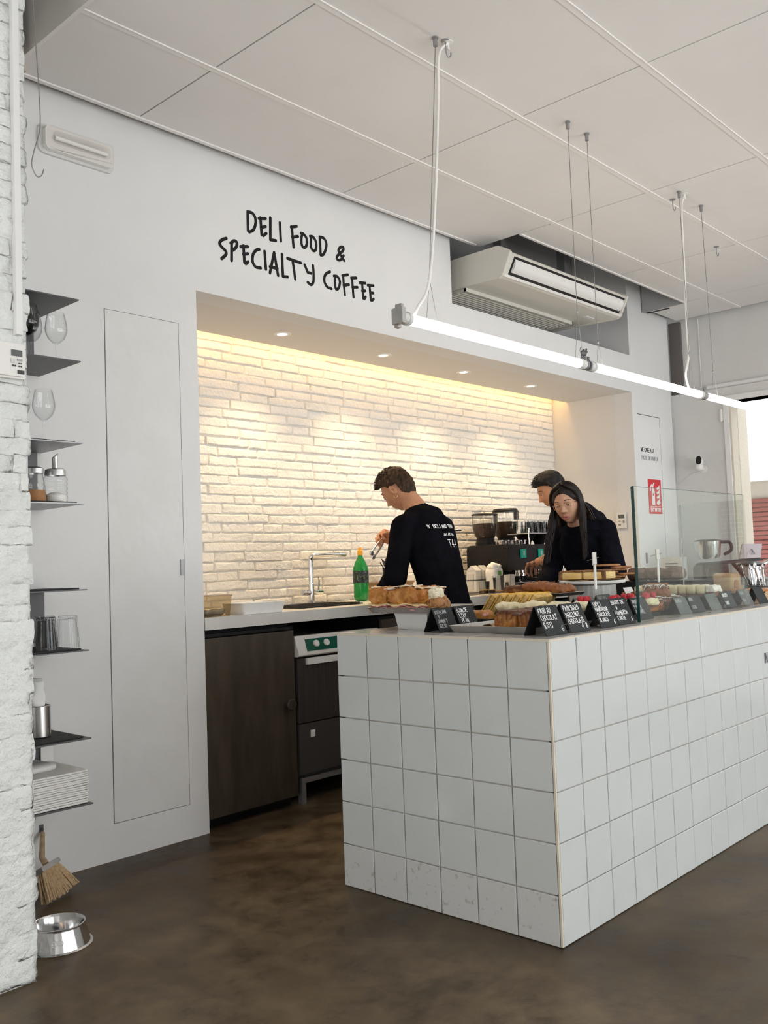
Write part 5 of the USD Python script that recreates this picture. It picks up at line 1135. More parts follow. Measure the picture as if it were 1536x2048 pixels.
obj('straws', cat([tube([(rr.uniform(-.018, .018), rr.uniform(-.018, .018), .01), (rr.uniform(-.05, .05), rr.uniform(-.04, .04), .13 + rr.uniform(-.01, .015))], .003, 5) for _ in range(40)]), 'black_plastic', g, kind='stuff')
g = thing('wooden_box', 'low brown wooden box under the straw cup', 'box', (4.33, 3.97, WT))
obj('box', rbox(.26, .17, .10, .004), 'wood_brown', g); obj('lid', rbox(.27, .18, .012, .003, (0, 0, .0925)), 'wood_brown', g)

# ---------------------------------------------------------------- coffee corner
g = thing('milk_bottle', 'white milk bottle with orange cap, behind the first man', 'bottle', (4.80, 3.86, WT))
obj('bottle', lathe([(0, .001), (.042, .001), (.048, .01), (.048, .12), (.040, .175), (.024, .215), (.021, .235)], 32), 'white_plastic', g, smooth=60)
obj('cap', lathe([(0, .258), (.022, .257), (.024, .25), (.024, .232), (.02, .232)], 24), 'orange_cap', g, smooth=30); obj('stripe', lathe([(.0485, .075), (.049, .077), (.049, .095), (.0485, .097)], 32), 'orange_cap', g, smooth=30)
def carton(label, x, y, rz):
    g = thing('milk_carton', label, 'carton', (x, y, WT), rz, 'pale paper cartons in the coffee corner')
    obj('carton', rbox(.072, .072, .15, .003), 'grey_white_plastic', g)
    obj('gable', T.Trimesh([(-.036, -.036, .15), (.036, -.036, .15), (.036, .036, .15), (-.036, .036, .15), (-.036, 0, .185), (.036, 0, .185)]).convex_hull, 'grey_white_plastic', g)
    obj('print_line', cat([bx(-.037, .037, -.0368, -.0355, .085, .092), bx(-.0368, -.0355, -.037, .037, .085, .092)]), 'dark_text', g)
carton('pale carton right of the milk bottle', 4.870, 3.715, 8); carton('second pale carton, beside the coffee bag', 4.955, 3.715, 6)
g = thing('coffee_bag', 'open white coffee bag with green print, before grinders', 'bag', (4.935, 3.60, WT))
obj('bag', lump(.10, .085, .165, (8, 7, 10), .22, .010, 20, 230), 'paper_white', g, smooth=50); obj('leaf_print', moved(lump(.03, .004, .03, (3, 2, 3), .4), (0, -.047, .115)), 'leaf_green', g)
obj('crumpled_mouth', moved(lump(.085, .07, .045, (8, 7, 5), .45, .018, 34, 231), (0, 0, .15)), 'paper_white', g, smooth=40)
g = thing('sugar_caddy', 'small white caddy beside the coffee bag', 'caddy', (4.985, 3.515, WT)); obj('caddy', rbox(.06, .05, .12, .006), 'white_plastic', g); obj('slot', bx(-.0315, -.0295, -.012, .012, .03, .07), 'dark_text', g)
def glassup(label, x, y, h, fill, z=None, r=.036):
    g = thing('coffee_glass', label, 'glass', (x, y, WT if z is None else z), 0, 'small glasses on the worktop')
    obj('glass', lathe([(0, .001), (r * .80, .001), (r * .84, .006), (r, h), (r - .0018, h), (r * .82, .010), (0, .009)], 28), 'glass_clear', g, smooth=40)
    if fill:
        q = r * .82 + (r * .16) * fill / h
        obj('coffee', lathe([(0, .0095), (r * .81, .0095), (q - .002, fill), (0, fill)], 28), 'coffee_liquid', g, smooth=40); obj('crema', lathe([(0, fill + .006), (q - .0015, fill + .006), (q - .002, fill + .0005), (0, fill + .0005)], 28), 'crema', g, smooth=40)
glassup('glass of coffee with thick crema, nearest the first man', 4.655, 3.475, .085, .028); glassup('glass half full of black coffee, second in the row', 4.735, 3.485, .105, .026)
glassup('ribbed glass with a little coffee, third in the row', 4.82, 3.485, .115, .014); glassup('ribbed glass with a little coffee, fourth in the row', 4.90, 3.485, .12, .014)
g = thing('steel_tray', 'small steel tray with empty glass beside first man', 'tray', (4.655, 3.64, WT)); obj('tray', rbox(.24, .16, .02, .004), 'steel', g)
glassup('empty steel rimmed glass on the small steel tray', 4.61, 3.62, .11, 0, WT + .0205)
glassup('second empty glass on the small steel tray', 4.70, 3.63, .11, 0, WT + .0205)
g = thing('wall_tap', 'chrome glass rinser arm showing past the mans shoulder', 'tap', (4.93, 4.0, WT))
obj('column', tube([(0, 0, 0), (0, 0, .44)], .012, 12), 'chrome', g, smooth=50); obj('arm', tube([(0, 0, .43), (.15, -.03, .435)], .009, 10), 'chrome', g, smooth=50); obj('knob', sph((0, 0, .37), (.022, .022, .03)), 'chrome', g, smooth=60)

def grinder(label, x, y, rz, lid, tall):
    g = thing('coffee_grinder', label, 'grinder', (x, y, WT), rz, 'coffee grinders with bean hoppers')
    obj('body', lump(.185, .24, .325, (8, 8, 10), .18), 'black_plastic', g, smooth=40)
    obj('collar', lathe([(0, .32), (.072, .32), (.072, .345), (.064, .35), (.064, .372), (0, .372)], 36), 'black_plastic', g, smooth=30)
    hz = .372; H_ = .19 if tall else .165
    obj('hopper', lathe([(.062, hz), (.075, hz + .02), (.090, hz + .07), (.092, hz + H_), (.090, hz + H_), (.088, hz + .07), (.073, hz + .022)], 40), 'glass_clear', g, smooth=50)
    obj('beans', lathe([(0, hz + .002), (.060, hz + .002), (.073, hz + .022), (.087, hz + .07), (.089, hz + H_ * .62), (.05, hz + H_ * .65), (0, hz + H_ * .63)], 40), 'coffee_beans', g, smooth=50)
    obj('lid', lathe([(0, hz + H_ + lid), (.085, hz + H_ + lid), (.094, hz + H_ + lid * .5), (.095, hz + H_), (0, hz + H_)], 40), 'black_plastic', g, smooth=30)
    obj('lid_knob', moved(sph((0, 0, 0), (.020, .014, .013)), (.075, -.03, hz + H_ + lid * .6)), 'black_plastic', g, smooth=60)
    if tall: obj('hopper_handle', cat([rbox(.035, .03, .07, .006, (.088, -.035, hz + H_ - .055))]), 'dark_metal', g)
    obj('display', moved(rbox(.055, .006, .13, .002), (.035, -.126, .17)), 'screen_grey', g)
    return g
grinder('shorter black coffee grinder, left of the pair', 5.325, 3.945, 0, .012, False)
grinder('taller black coffee grinder with thick lid, right of the pair', 5.585, 3.95, 0, .026, True)
g = thing('espresso_machine', 'black espresso machine with teal buttons, in front of the grinders', 'espresso machine', (5.42, 3.68, WT))
obj('body', rbox(.80, .26, .178, .010, (0, 0, .138)), 'black_plastic', g)
obj('base', rbox(.80, .26, .055, .006, (0, 0, .0)), 'black_plastic', g); obj('column', rbox(.60, .10, .10, .004, (0, .075, .05)), 'black_paint', g)
obj('drip_grid', rbox(.60, .16, .006, .002, (0, -.04, .056)), 'steel', g)
for k, x in enumerate((-.215, -.005)):
    obj('button_panel', rbox(.060, .008, .062, .002, (x, -.134, .222)), 'screen_teal', g); obj('button', rbox(.012, .006, .030, .002, (x, -.139, .240)), 'white_paint', g)
    obj('group_head', lathe([(0, .16), (.036, .16), (.036, .125), (.042, .122), (.042, .102), (0, .102)], 28).apply_translation((x + .02, -.08, 0)), 'chrome', g, smooth=30)
    pf = obj('portafilter', cat([cyl(.036, .080, .102, 24, (x + .02, -.08)), tube([(x + .03, -.11, .092), (x + .10, -.20, .072)], (.013, .018), 10)]), 'black_plastic', g, smooth=40)
    obj('spout', moved(tube([(0, 0, .08), (0, 0, .065), (.018, -.01, .058)], .007, 8), (x + .02, -.08, 0)), 'chrome', pf, smooth=50)
obj('steam_wand', tube(curve([(.20, -.12, .2), (.22, -.16, .17), (.225, -.17, .06)], 14), .006, 8), 'chrome', g, smooth=60)
obj('gauge', moved(lathe([(0, .008), (.022, .008), (.026, 0)], 24), (.20, -.132, .25), (90, 0, 0)), 'chrome', g, smooth=40)
for k, x in enumerate((-.255, -.185, -.10, -.03)):
    q = thing('filter_basket', f'{ORD[k]} steel filter basket from left on top of the espresso machine', 'filter', (5.33 + x, 3.62, WT + .3165), 0, 'steel filter baskets on the espresso machine')
    obj('basket', lathe([(0, .001), (.028, .001), (.031, .026), (.034, .027), (.034, .029), (.029, .028), (.026, .004), (0, .004)], 26), 'chrome', q, smooth=30)
for k, x in enumerate((-.05, .12)):
    q = thing('black_bowl', ['left black bowl under the glass rack on espresso machine', 'right black bowl under the glass rack on espresso machine'][k], 'bowl', (5.53 + x, 3.71, WT + .3165), 0)
    obj('bowl', lathe([(0, .001), (.035, .001), (.040, .02), (.075, .070), (.073, .072), (.036, .022), (0, .02)], 32), 'black_plastic', q, smooth=40)
g = thing('glass_rack', 'thin steel rack carrying glasses above the espresso machine', 'rack', (5.62, 3.71, WT + .3165))
obj('plate', rbox(.44, .20, .006, .001, (0, 0, .074)), 'steel', g)
for sx in (-1, 1): obj('post', tube([(sx * .215, -.08, 0), (sx * .215, -.08, .115)], .007, 8), 'chrome', g, smooth=50)
for r_ in range(2):
    for c_i in range(5):
        g = thing('stacked_glass', f'{["front", "back"][r_]} row upturned glass, {ORD[c_i]} from left on the steel rack', 'glass', (5.462 + .079 * c_i, 3.665 + .085 * r_, WT + .3962), 0, 'upturned glasses on the steel rack')
        obj('glass', lathe([(.037, 0), (.035, .001), (.029, .088), (0, .090), (0, .084), (.026, .083), (.034, .002)], 24), 'glass_clear', g, smooth=40)
solo('bean_bin', lathe([(0, .0), (.09, 0), (.12, .10), (.118, .10), (.088, .005), (0, .005)], 32).apply_translation((5.70, 3.95, WT + .349)), 'black_plastic', 'black tamping bowl behind the upturned glasses', 'bowl', smooth=40) if False else None

# ---------------------------------------------------------------- people
from scipy.interpolate import LinearNDInterpolator
def S3(p, r, lean=0.0):
    """manifold sphere (r a number) or ellipsoid (three radii, tipped forward by lean degrees) at p"""
    s = m3.Manifold.sphere(1.0, 28)
    s = s.scale([float(x) for x in np.broadcast_to(r, 3)])
    if lean: s = s.rotate([-lean, 0, 0])
    return s.translate([float(x) for x in p])
def hullM(*a): return m3.Manifold.batch_hull(list(a))
def toT(M):
    q = M.to_mesh(); t_ = T.Trimesh(np.array(q.vert_properties[:, :3], float), np.array(q.tri_verts), process=False); t_.merge_vertices(); return t_
def toM(t_):
    return m3.Manifold(m3.Mesh(vert_properties=np.ascontiguousarray(t_.vertices, np.float32), tri_verts=np.ascontiguousarray(t_.faces, np.uint32)))
def melt(parts, edge, it=14):
    M = parts[0]
    for p in parts[1:]: M = M + p
    t_ = toT(M.refine_to_length(edge)); T.smoothing.filter_taubin(t_, lamb=.5, nu=.53, iterations=it); return t_
def folds(t_, amp, freq, seed):
    n_ = t_.vertex_normals; q = t_.vertices * np.array([freq, freq, freq * .55]) + seed; t_.vertices = t_.vertices + n_ * ((meshkit.fbm(q, 3, seed) - .5) * 2 * amp)[:, None]; return t_
def E3(R_, p):
    M4 = np.eye(4); M4[:3, :3] = R_; M4[:3, 3] = p; return M4
def RX(a): return rotm(a, 0, 0)[:3, :3]
def RY(a): return rotm(0, a, 0)[:3, :3]
def RZ(a): return rotm(0, 0, a)[:3, :3]

HS = np.array([.072, .092, .112])
def head_surface(v, female=False):
    """unit sphere directions -> head skin; face towards +y"""
    p = v * HS; x, y, z = p.T; x, y, z = x.copy(), y.copy(), z.copy()
    t = np.clip(-z / .112, 0, 1); frontm = np.clip(y / .06, 0, 1)
    x *= 1 - (.30 if female else .24) * t ** 1.6; y = np.where(y < 0, y * (1 - .38 * t ** 1.3), y * (1 - .10 * t ** 2)); z = np.where(z < 0, z * 1.03, z)
    g = lambda cx, cz, sx, sz: np.exp(-((x - cx) / sx) ** 2 - ((z - cz) / sz) ** 2) * frontm
    nose = np.exp(-(x / .0105) ** 2) * np.clip((.030 - z) / .055, 0, 1) * np.clip((z + .034) / .010, 0, 1) * frontm
    y += .024 * nose * np.clip((.032 - z) / .06, .25, 1) + .007 * np.exp(-((abs(x) - .012) / .007) ** 2 - ((z + .024) / .009) ** 2) * frontm
    for s in (-1, 1): y -= .0105 * g(s * .031, .012, .017, .011); y += .0045 * g(s * .030, .034, .022, .007); y += .004 * g(s * .042, -.018, .02, .02)
    y += .0065 * g(0, -.054, .020, .006) + .0060 * g(0, -.066, .017, .006) - .004 * g(0, -.060, .018, .0022) - .003 * g(0, -.078, .02, .005) + .008 * g(0, -.096, .018, .013)
    return np.stack([x, y, z], 1)
_ico = T.creation.icosphere(5, 1.0)
def head_mesh(female=False):
    h = _ico.copy(); h.vertices = head_surface(_ico.vertices, female); return h
def ear(s):
    e = T.creation.icosphere(3, 1.0); v = e.vertices.copy(); v[:, 0] += .35 * np.hypot(v[:, 1], v[:, 2]) ** 2 * s
    v[:, 0] -= .9 * np.exp(-((v[:, 1] - .15) ** 2 + (v[:, 2] - .05) ** 2) / .16) * s * (v[:, 0] * s > 0); e.vertices = v * np.array([.010, .0175, .029]); e.apply_transform(rotm(-12, 0, -s * 24)); e.apply_translation((s * .070, -.012, -.004)); return e
def face_bits(parent, R_, c, female):
    M4 = E3(R_, c)
    def put(me): me = me.copy(); me.apply_transform(M4); return me
    for s in (-1, 1):
        y_ = .0725 if female else .0715
        e = obj('eye', put(sph((s * .031, y_, .012), (.0125, .0115, .0085), 3)), 'eye_white', parent, smooth=True)
        obj('iris', put(sph((s * .031 - .001, y_ + .0098, .0095), (.0052, .0028, .0055), 2)), 'iris', e, smooth=True)
        lid = sph((s * .031, y_ + .0008, .0145), (.0140, .0125, .0082), 3); obj('eyelid', put(lid), parent_skin, parent, smooth=True)
        bp = [(s * .013, .0845, .0325), (s * .028, .0830, .0385), (s * .043, .0725, .0365), (s * .051, .064, .031)]
        obj('eyebrow', put(tube(curve(bp, 14), np.linspace(.0035, .0014, 13)[:len(curve(bp, 14))], 6)), 'brow', parent, smooth=True)
    if female:
        up_ = tube(curve([(-.022, .0795, -.0585), (-.010, .0885, -.0545), (0, .0895, -.0558), (.010, .0885, -.0545), (.022, .0795, -.0585)], 20), [.0016 + .0032 * math.sin(math.pi * i / 20) for i in range(21)], 8)
        lo_ = tube(curve([(-.021, .079, -.060), (-.010, .0875, -.066), (0, .0885, -.0675), (.010, .0875, -.066), (.021, .079, -.060)], 20), [.0016 + .0040 * math.sin(math.pi * i / 20) for i in range(21)], 8)
        obj('lips', put(cat([up_, lo_])), 'lips', parent, smooth=True)

def hand(side, curl, spread=6, thumb=(38, 25)):
    """hand at the origin, fingers along +y, palm facing -z, thumb on the -side*x edge; returns Manifold"""
    parts = [hullM(S3((-.028, .0, 0), .013), S3((.026, .0, 0), .013), S3((-.033, .078, 0), .0115), S3((.033, .074, 0), .0105), S3((0, .088, .002), .0115))]
    ln = [(.043, .027, .021), (.048, .031, .022), (.045, .029, .021), (.035, .022, .018)]
    for k in range(4):
        bx_ = (-.031 + .0205 * k) * (side)
        p = np.array([bx_, .076 if k in (1, 2) else .070, .0]); a = math.radians(spread * (k - 1.5)) * side; pitch = 0.0; r_ = .0092 - .0006 * (k == 3)
        for q in range(3):
            pitch += math.radians(curl[q]); d = np.array([math.sin(a) * math.cos(pitch), math.cos(a) * math.cos(pitch), -math.sin(pitch)])
            e = p + d * ln[k][q]; parts.append(hullM(S3(p, r_), S3(e, r_ * .92))); p, r_ = e, r_ * .92
    b = np.array([-.026 * side, .016, -.006]); d = np.array([-side * math.sin(math.radians(thumb[0])), math.cos(math.radians(thumb[0])), -math.sin(math.radians(thumb[1]))]); d /= np.linalg.norm(d)
    e1 = b + d * .042; d2 = d + np.array([side * .35, .25, -.35]); d2 /= np.linalg.norm(d2); e2 = e1 + d2 * .033; e3_ = e2 + (d2 + np.array([side * .3, .1, -.1])) * .024
    parts += [hullM(S3(b, .014), S3(e1, .0112)), hullM(S3(e1, .0112), S3(e2, .0098)), hullM(S3(e2, .0098), S3(e3_, .0086))]
    return parts
def place_hand(parts, R_, p):
    M = parts[0]
    for q in parts[1:]: M = M + q
    t_ = toT(M.refine_to_length(.0035)); T.smoothing.filter_taubin(t_, lamb=.5, nu=.53, iterations=6); t_.apply_transform(E3(R_, p)); return t_
def aim(d, palm):
    """rotation taking +y to d and -z towards palm"""
    d = np.array(d, float); d /= np.linalg.norm(d); z = -np.array(palm, float); z -= d * (z @ d); z /= np.linalg.norm(z); x = np.cross(d, z); return np.stack([x, d, z], 1)

def locks(paths, r, n=5):
    return cat([tube(p, np.interp(np.linspace(0, 1, len(p)), [0, .15, .7, 1], [r * .8, r, r * .9, r * .15]), n) for p in paths])

def legs(J, yaw=0):
    """trousered legs and shoes: hips J['P'] down to the floor"""
    P_ = np.array(J['P']); tr, sh_ = [], []
    for s in (-1, 1):
        hip = P_ + (s * .085, 0, -.03); knee = np.array([s * .10, P_[1] * .5 + .03, .50]); ank = np.array([s * .105, 0.0, .09])
        tr += [hullM(S3(hip, .088), S3(knee, .062)), hullM(S3(knee, .062), S3(ank, .052))]
        so = lump(.092, .27, .085, (6, 10, 5), .42, shape=lambda p, q: p * np.array([1, 1, 1.0]) - np.stack([0 * p[:, 0], 0 * p[:, 0], .022 * np.clip(p[:, 1] / q[1] + .1, 0, 1) * (p[:, 2] > 0)], 1)); so.apply_translation((s * .105, .065, .0)); sh_.append(so)
    tr.append(hullM(S3(P_ + (-.055, 0, -.02), (.085, .092, .09)), S3(P_ + (.055, 0, -.02), (.085, .092, .09)), S3(P_ + (0, 0, .03), (.12, .085, .05))))
    return folds(melt(tr, .022, 10), .006, 9, 4), sh_

def person(name, label, org, yaw, J, skin, top, topmat, short=False, female=False, headR=None, curlL=(30, 40, 30), curlR=(30, 40, 30), handL=None, handR=None, lean=22, seed=1, foldamp=.008, bulk=1.0):
    """J: joints in the figure's own frame (x right, y forward, z up)"""
    global parent_skin
    parent_skin = skin
    g = thing(name, label, 'person', org, yaw)
    J = {k: np.array(v, float) for k, v in J.items()}; b = bulk
    torso = [hullM(S3(J['P'], (.155 * b, .105 * b, .10)), S3(J['W'], (.140 * b, .098 * b, .09), lean)), hullM(S3(J['W'], (.140 * b, .098 * b, .09), lean), S3(J['C'], (.160 * b, .112 * b, .10), lean)),
             hullM(S3(J['C'], (.160 * b, .112 * b, .10), lean), S3(J['U'], (.120 * b, .092, .065), lean)), hullM(S3(J['LS'], .058 * b), S3(J['U'], (.09, .08, .06), lean), S3(J['RS'], .055 * b))]
    neck = [hullM(S3(J['U'] + (0, .01, .03), (.075, .07, .04)), S3(J['NB'], .054 if not female else .047)), hullM(S3(J['NB'], .054 if not female else .047), S3(J['H'] + headR @ np.array([0, -.018, -.055]), .052 if not female else .045))]
    arms = []
    for s in 'LR':
        arms += [hullM(S3(J[s + 'S'], .050 * b), S3(J[s + 'E'], .040)), hullM(S3(J[s + 'E'], .040), S3(J[s + 'E'] * .6 + J[s + 'Wr'] * .4, .041), ), hullM(S3(J[s + 'E'] * .6 + J[s + 'Wr'] * .4, .041), S3(J[s + 'Wr'], .027))]
    lg = []
    for s in (-1, 1):
        hip = J['P'] + (s * .085, 0, -.03); knee = np.array([s * .10, J['P'][1] * .5 + .03, .50]); ank = np.array([s * .105, 0, .07]); lg += [hullM(S3(hip, .08), S3(knee, .052)), hullM(S3(knee, .052), S3(ank, .038))]
    base = melt(torso + neck + arms + lg, .016, 12)
    M = toM(base)
    hm = head_mesh(female); hm.apply_transform(E3(headR, J['H'])); M = M + toM(hm)
    for s in (-1, 1): e = ear(s); e.apply_transform(E3(headR, J['H'])); M = M + toM(e)
    for s, cu, hd_ in (('L', curlL, handL), ('R', curlR, handR)):
        side = -1 if s == 'L' else 1
        d, palm = hd_ if hd_ else (J[s + 'Wr'] - J[s + 'E'], (0, 0, -1))
        M = M + toM(place_hand(hand(side, cu), aim(d, palm), J[s + 'Wr']))
    body = obj('body', toT(M), skin, g, smooth=50)
    face_bits(g, headR, J['H'], female)
    # top garment
    q = .016
    cl = [hullM(S3(J['P'] + (0, 0, -.05), (.172 * b, .130 * b, .075)), S3(J['W'], (.160 * b, .118 * b, .09), lean)), hullM(S3(J['W'], (.160 * b, .118 * b, .09), lean), S3(J['C'], (.178 * b, .130 * b, .10), lean)),
          hullM(S3(J['C'], (.178 * b, .130 * b, .10), lean), S3(J['U'], (.135 * b, .110, .072), lean)), hullM(S3(J['LS'], .068 * b), S3(J['U'], (.10, .095, .070), lean), S3(J['RS'], .068 * b)),
          hullM(S3(J['U'] + (0, .0, .035), (.105, .085, .05)), S3(J['NB'] + (0, -.015, -.078), .062))]
    for s in 'LR':
        if short:
            mid = J[s + 'S'] * .45 + J[s + 'E'] * .55; cl.append(hullM(S3(J[s + 'S'], .070 * b), S3(mid, .062)))
        else:
            cl += [hullM(S3(J[s + 'S'], .070 * b), S3(J[s + 'E'], .060)), hullM(S3(J[s + 'E'], .060), S3(J[s + 'E'] * .12 + J[s + 'Wr'] * .88, .042))]
    ctop = folds(melt(cl, .014, 12), foldamp, 11, seed)
    tp = obj(top, ctop, topmat, g, smooth=True)
    tr, sh_ = legs(J); obj('trousers', tr, 'trouser_dark', g, smooth=True)
    for s_ in sh_: obj('shoe', s_, 'shoe_black', g, smooth=50)
    return g, tp, ctop, J

def hair_cap(R_, c, thick, female=False, seed=0, limit=None):
    """hair shell over the scalp; thick(dir) gives its depth, faces where it is <= 0 are dropped"""
    v = _ico.vertices; s = head_surface(v, female); d = thick(v); n_ = v / np.linalg.norm(v, axis=1, keepdims=True)
    q = s + n_ * d[:, None] + ((meshkit.fbm(v * 7 + seed, 3, seed) - .5)[:, None] * n_ * (.004 if female else .012) * (d > .006)[:, None])
    keep = (d[_ico.faces] > -.001).all(1); h = T.Trimesh(q, _ico.faces[keep], process=False); h.remove_unreferenced_vertices(); h.apply_transform(E3(R_, c)); return h

# --- first man, at the worktop
hR = RZ(4) @ RX(-35) @ RY(-8)
J1 = dict(P=(0, .05, .93), W=(0, .085, 1.08), C=(0, .145, 1.27), U=(0, .19, 1.372), NB=(-.010, .25, 1.468), H=(-.028, .325, 1.542), LS=(-.158, .185, 1.335), RS=(.160, .190, 1.335),
          LE=(-.212, .205, 1.085), LWr=(-.08, .42, 1.015), RE=(.235, .36, 1.175), RWr=(.168, .545, 1.285))
g1, tp1, ct1, J1 = person('person', 'person with brown hair in black sweatshirt, back turned, holding tongs', (3.672, 2.93, 0), 0, J1, 'skin', 'sweatshirt', 'cloth_black', headR=hR, bulk=.92,
                          curlR=(48, 55, 35), curlL=(25, 35, 25), handL=((.55, .75, -.12), (0, 0, -1)), handR=((-.62, .35, .30), (-.3, -.6, -.7)), lean=20, seed=3)
col = T.creation.torus(.064, .009, major_sections=36, minor_sections=10); col.apply_transform(rotm(-38, 0, 0)); obj('collar', moved(col, (-.006, .215, 1.412)), 'cloth_black', tp1, smooth=True)
# back print laid on the sweatshirt's own surface
bk = ct1.vertices[(ct1.vertex_normals[:, 1] < -.1) & (abs(ct1.vertices[:, 0]) < .22) & (ct1.vertices[:, 2] > .95)]
fy = LinearNDInterpolator(bk[:, [0, 2]], bk[:, 1])
def back_print(rows, x, z, h, pen, pitch, maxw, seed=0):
    t_ = lines_mesh(rows, h, pen, pitch, .0004, jitter=.5, seed=seed, maxw=maxw, align='mid').subdivide_to_size(.012)
    v = t_.vertices; X_, Z_ = v[:, 0] + x, v[:, 1] + z; Y_ = fy(X_, Z_); Y_ = np.where(np.isnan(Y_), np.nanmean(Y_), Y_); t_.vertices = np.stack([X_, Y_ - .0035 - v[:, 2], Z_], 1); return t_
for pm_ in (back_print(['IN DELI AND TENT'], -.012, 1.325, .0165, .0030, .03, .185), back_print(['JUS AT VA'], .010, 1.285, .012, .0024, .02, .085, 4), back_print(['T44'], .022, 1.225, .038, .0038, .05, .072, 5)): obj('back_print', pm_, 'white_paint', tp1)
def short_hair(top, side):
    def f(v):
        x, y, z = v.T; line = .10 - .95 * np.clip(-y, -.2, 1) + .42 * np.clip(y, 0, 1)     # hairline height
        up_ = np.clip((z - line) / .25, -1, 1); d = np.where(up_ > 0, side + (top - side) * np.clip((z - .15) / .5, 0, 1) + .010 * np.clip(y, 0, 1) * np.clip(z, 0, 1), -.006 + .004 * 0)
        return np.where((up_ > 0) & ~((abs(x) > .80) & (z < .12) & (abs(y + .12) < .34)), np.minimum(d, up_ * .05 + .001), -.01)
    return f
def tufts(R_, c, n, seed, ln, r, female=False):
    rr = random.Random(seed); out = []
    for _ in range(n):
        a = rr.uniform(-1.2, 1.2); zz = rr.uniform(.55, .98); yy = rr.uniform(-.5, .75); d = np.array([a * .6, yy, zz]); d /= np.linalg.norm(d); s = head_surface(d[None], female)[0]
        t_ = np.array([rr.uniform(-.4, .4), .75, rr.uniform(-.05, .35)]); p0 = s + d * .012; p1 = p0 + d * ln * .45 + t_ * ln * .4; p2 = p1 + d * ln * .05 + t_ * ln * .6; out.append((R_ @ np.array([p0, (p0 + p1) / 2, p1, p2]).T).T + c)
    return locks(out, r)
obj('hair', cat([hair_cap(hR, J1['H'], short_hair(.020, .007), seed=2), tufts(hR, J1['H'], 320, 5, .026, .0034)]), 'hair_brown', g1, smooth=60)
er = T.creation.torus(.0085, .0016, major_sections=20, minor_sections=6); er.apply_transform(rotm(0, 90, 20)); er.apply_translation((-.080, -.008, -.042)); er.apply_transform(E3(hR, J1['H'])); obj('earring', er, 'gold', g1, smooth=True)
# tongs in his right hand
g = thing('tongs', 'steel kitchen tongs held in the first mans right hand', 'tongs', (0, 0, 0))
ta, tb_ = np.array([3.830, 3.515, 1.325]), np.array([3.610, 3.430, 1.205]); td = (tb_ - ta) / np.linalg.norm(tb_ - ta); tn = np.cross(td, (.5, -.7, .3)); tn /= np.linalg.norm(tn)
for s in (-1, 1):
    arm_ = [ta, ta + td * .10 + tn * s * .012, ta + td * .20 + tn * s * .017, tb_ + tn * s * .014]; obj('arm', tube(curve(arm_, 18), .0055, 8), 'steel', g, smooth=True)
    obj('tip', moved(sph((0, 0, 0), (.013, .010, .016)), tb_ + tn * s * .012), 'steel', g, smooth=True)

# --- woman with long dark hair
wR = RZ(14) @ RX(-15) @ RY(8)
J2 = dict(P=(0, .0, .93), W=(0, .03, 1.07), C=(0, .095, 1.215), U=(0, .125, 1.30), NB=(0, .185, 1.365), H=(0, .262, 1.462), LS=(-.158, .115, 1.305), RS=(.158, .115, 1.305),
          LE=(-.215, .12, 1.06), LWr=(-.17, .33, .985), RE=(.205, .15, 1.06), RWr=(.15, .35, .985))
g2, tp2, ct2, J2 = person('person', 'person with long dark hair and thin glasses in dark top, looking down', (4.93, 2.86, 0), 90, J2, 'skin_woman', 'top', 'cloth_navy', headR=wR, female=True, lean=14, seed=9, bulk=.93)
def long_cap(v):
    x, y, z = v.T; fl_ = np.where(y > 0, .66 - .55 * x ** 2 - .2 * np.clip(abs(x) - .5, 0, 1), -.9 + .0 * x); fl_ = np.where((y > 0) & (y < .25), fl_ * (y / .25) + (1 - y / .25) * np.minimum(fl_, .1 - 1.0 * (1 - y / .25)), fl_)
    return np.where(z > fl_, np.minimum(.013, (z - fl_) * .08 + .001), -.01)
rr = random.Random(77); pths = []
for sd in (-1, 1):
    for k in range(520):
        az0 = rr.uniform(12, 182); az0 = az0 if az0 > 76 else rr.uniform(12, 76); az = math.radians(max(az0, 74)); pts = []; off = .010 + .010 * rr.random(); front_ = az < 1.95
        for th in np.linspace(.03 if az0 > 76 else rr.uniform(.05, .62), 1.62, 12):
            u_ = min(1, th / 1.05); aq = math.radians(az0 + max(0, 74 - az0) * u_ * u_ * (3 - 2 * u_)); d = np.array([sd * (math.sin(th) * math.sin(aq) + .0), math.sin(th) * math.cos(aq) + .10 * (1 - th / 1.62), math.cos(th)]); d /= np.linalg.norm(d); s = head_surface(d[None], True)[0]; s = s + d * (off + .004 * math.sin(th * 2)); pts.append(wR @ s + J2['H'])
        q = np.array(pts[-1]); L = (.275 + rr.uniform(-.09, .05)) if front_ else (.17 + rr.uniform(-.05, .04)); nst = 9
        ox, oy = (sd * .035, .035) if front_ else (sd * rr.uniform(0, .05), -.10); wob = rr.uniform(-.006, .006)
        for i in range(1, nst + 1):
            u = i / nst; pts.append(q + np.array([ox * u + wob * math.sin(u * 4), oy * u + wob * math.sin(u * 5), -L * u]))
        pths.append(pts)
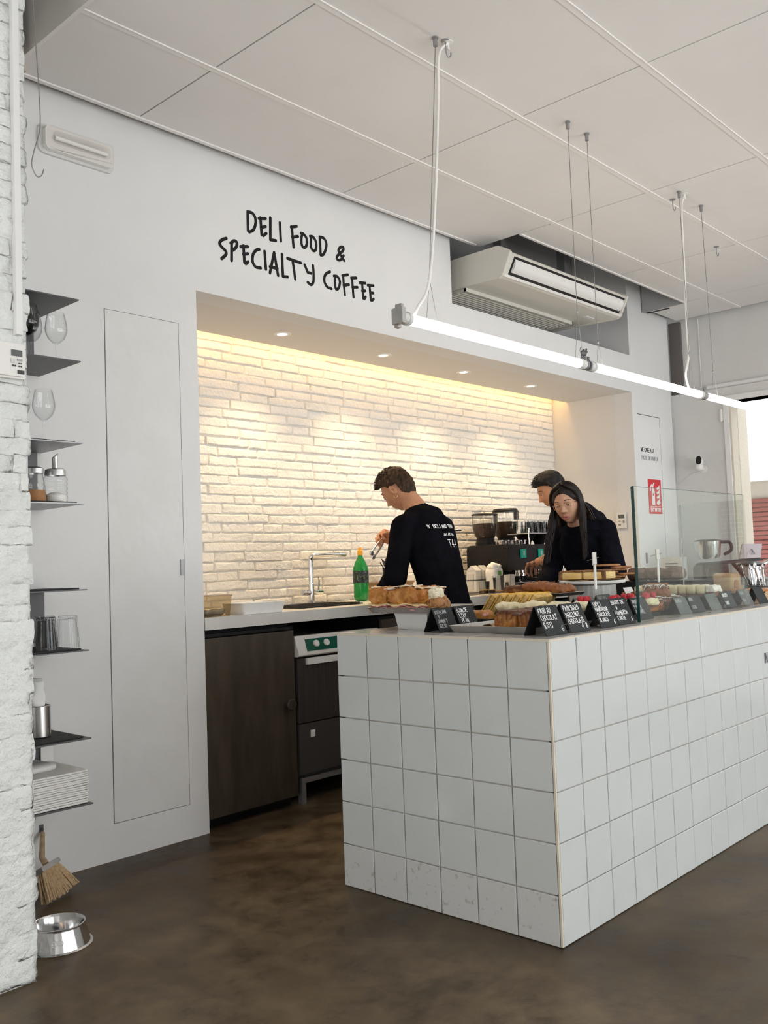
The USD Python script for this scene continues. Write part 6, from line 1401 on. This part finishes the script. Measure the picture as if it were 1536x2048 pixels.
obj('hair', cat([hair_cap(wR, J2['H'], long_cap, True, 6), locks(pths, .0052, 5)]), 'hair_dark', g2, smooth=60)
gl_ = obj('glasses', cat([tube([(s * .031 + .0235 * math.cos(a), .093 - .004 * abs(math.cos(a) * .0 + s * .0) - .006 * (s * math.cos(a) > 0) * abs(math.cos(a)), .008 + .0205 * math.sin(a)) for a in np.linspace(0, 2 * math.pi, 29)], .0012, 6, False) for s in (-1, 1)] +
    [tube(curve([(-.008, .094, .012), (0, .097, .015), (.008, .094, .012)], 8), .0012, 6)] + [tube([(s * .0545, .087, .014), (s * .066, .070, .016), (s * .076, -.005, .012)], .0013, 6) for s in (-1, 1)]).apply_transform(E3(wR, J2['H'])), 'gold', g2, smooth=True)
for s in (-1, 1):
    ln_ = lathe([(0, .0006), (.0225, .0006), (.0225, 0), (0, 0)], 28); ln_.apply_transform(rotm(90, 0, 0)); ln_.apply_translation((s * .031, .0925, .008)); ln_.apply_transform(E3(wR, J2['H'])); obj('lens', ln_, 'glass_clear', gl_)

# --- second man, bending over the espresso machine
mR = RZ(34) @ RX(-26)
J3 = dict(P=(-.07, .09, .95), W=(-.05, .085, 1.12), C=(0, .11, 1.32), U=(-.005, .20, 1.425), NB=(-.01, .285, 1.50), H=(-.025, .355, 1.592), LS=(-.175, .20, 1.385), RS=(.185, .15, 1.395),
          LE=(-.235, .25, 1.16), LWr=(-.11, .44, 1.13), RE=(.345, .10, 1.15), RWr=(.27, .30, 1.06))
g3, tp3, ct3, J3 = person('person', 'person in dark T-shirt with tattooed forearms, bending behind the woman', (5.265, 2.945, 0), 6, J3, 'skin_tattoo', 'shirt', 'cloth_navy', short=True, bulk=.92, headR=mR, lean=30, seed=14, foldamp=.006)
hd3 = head_mesh(); hd3.vertices = J3['H'] + (mR @ (head_surface(_ico.vertices) * 1.006).T).T
obj('face_skin', hd3, 'skin', g3, smooth=50)
obj('hair', cat([hair_cap(mR, J3['H'], short_hair(.032, .012), seed=12), tufts(mR, J3['H'], 320, 8, .030, .0036)]), 'hair_black', g3, smooth=60)
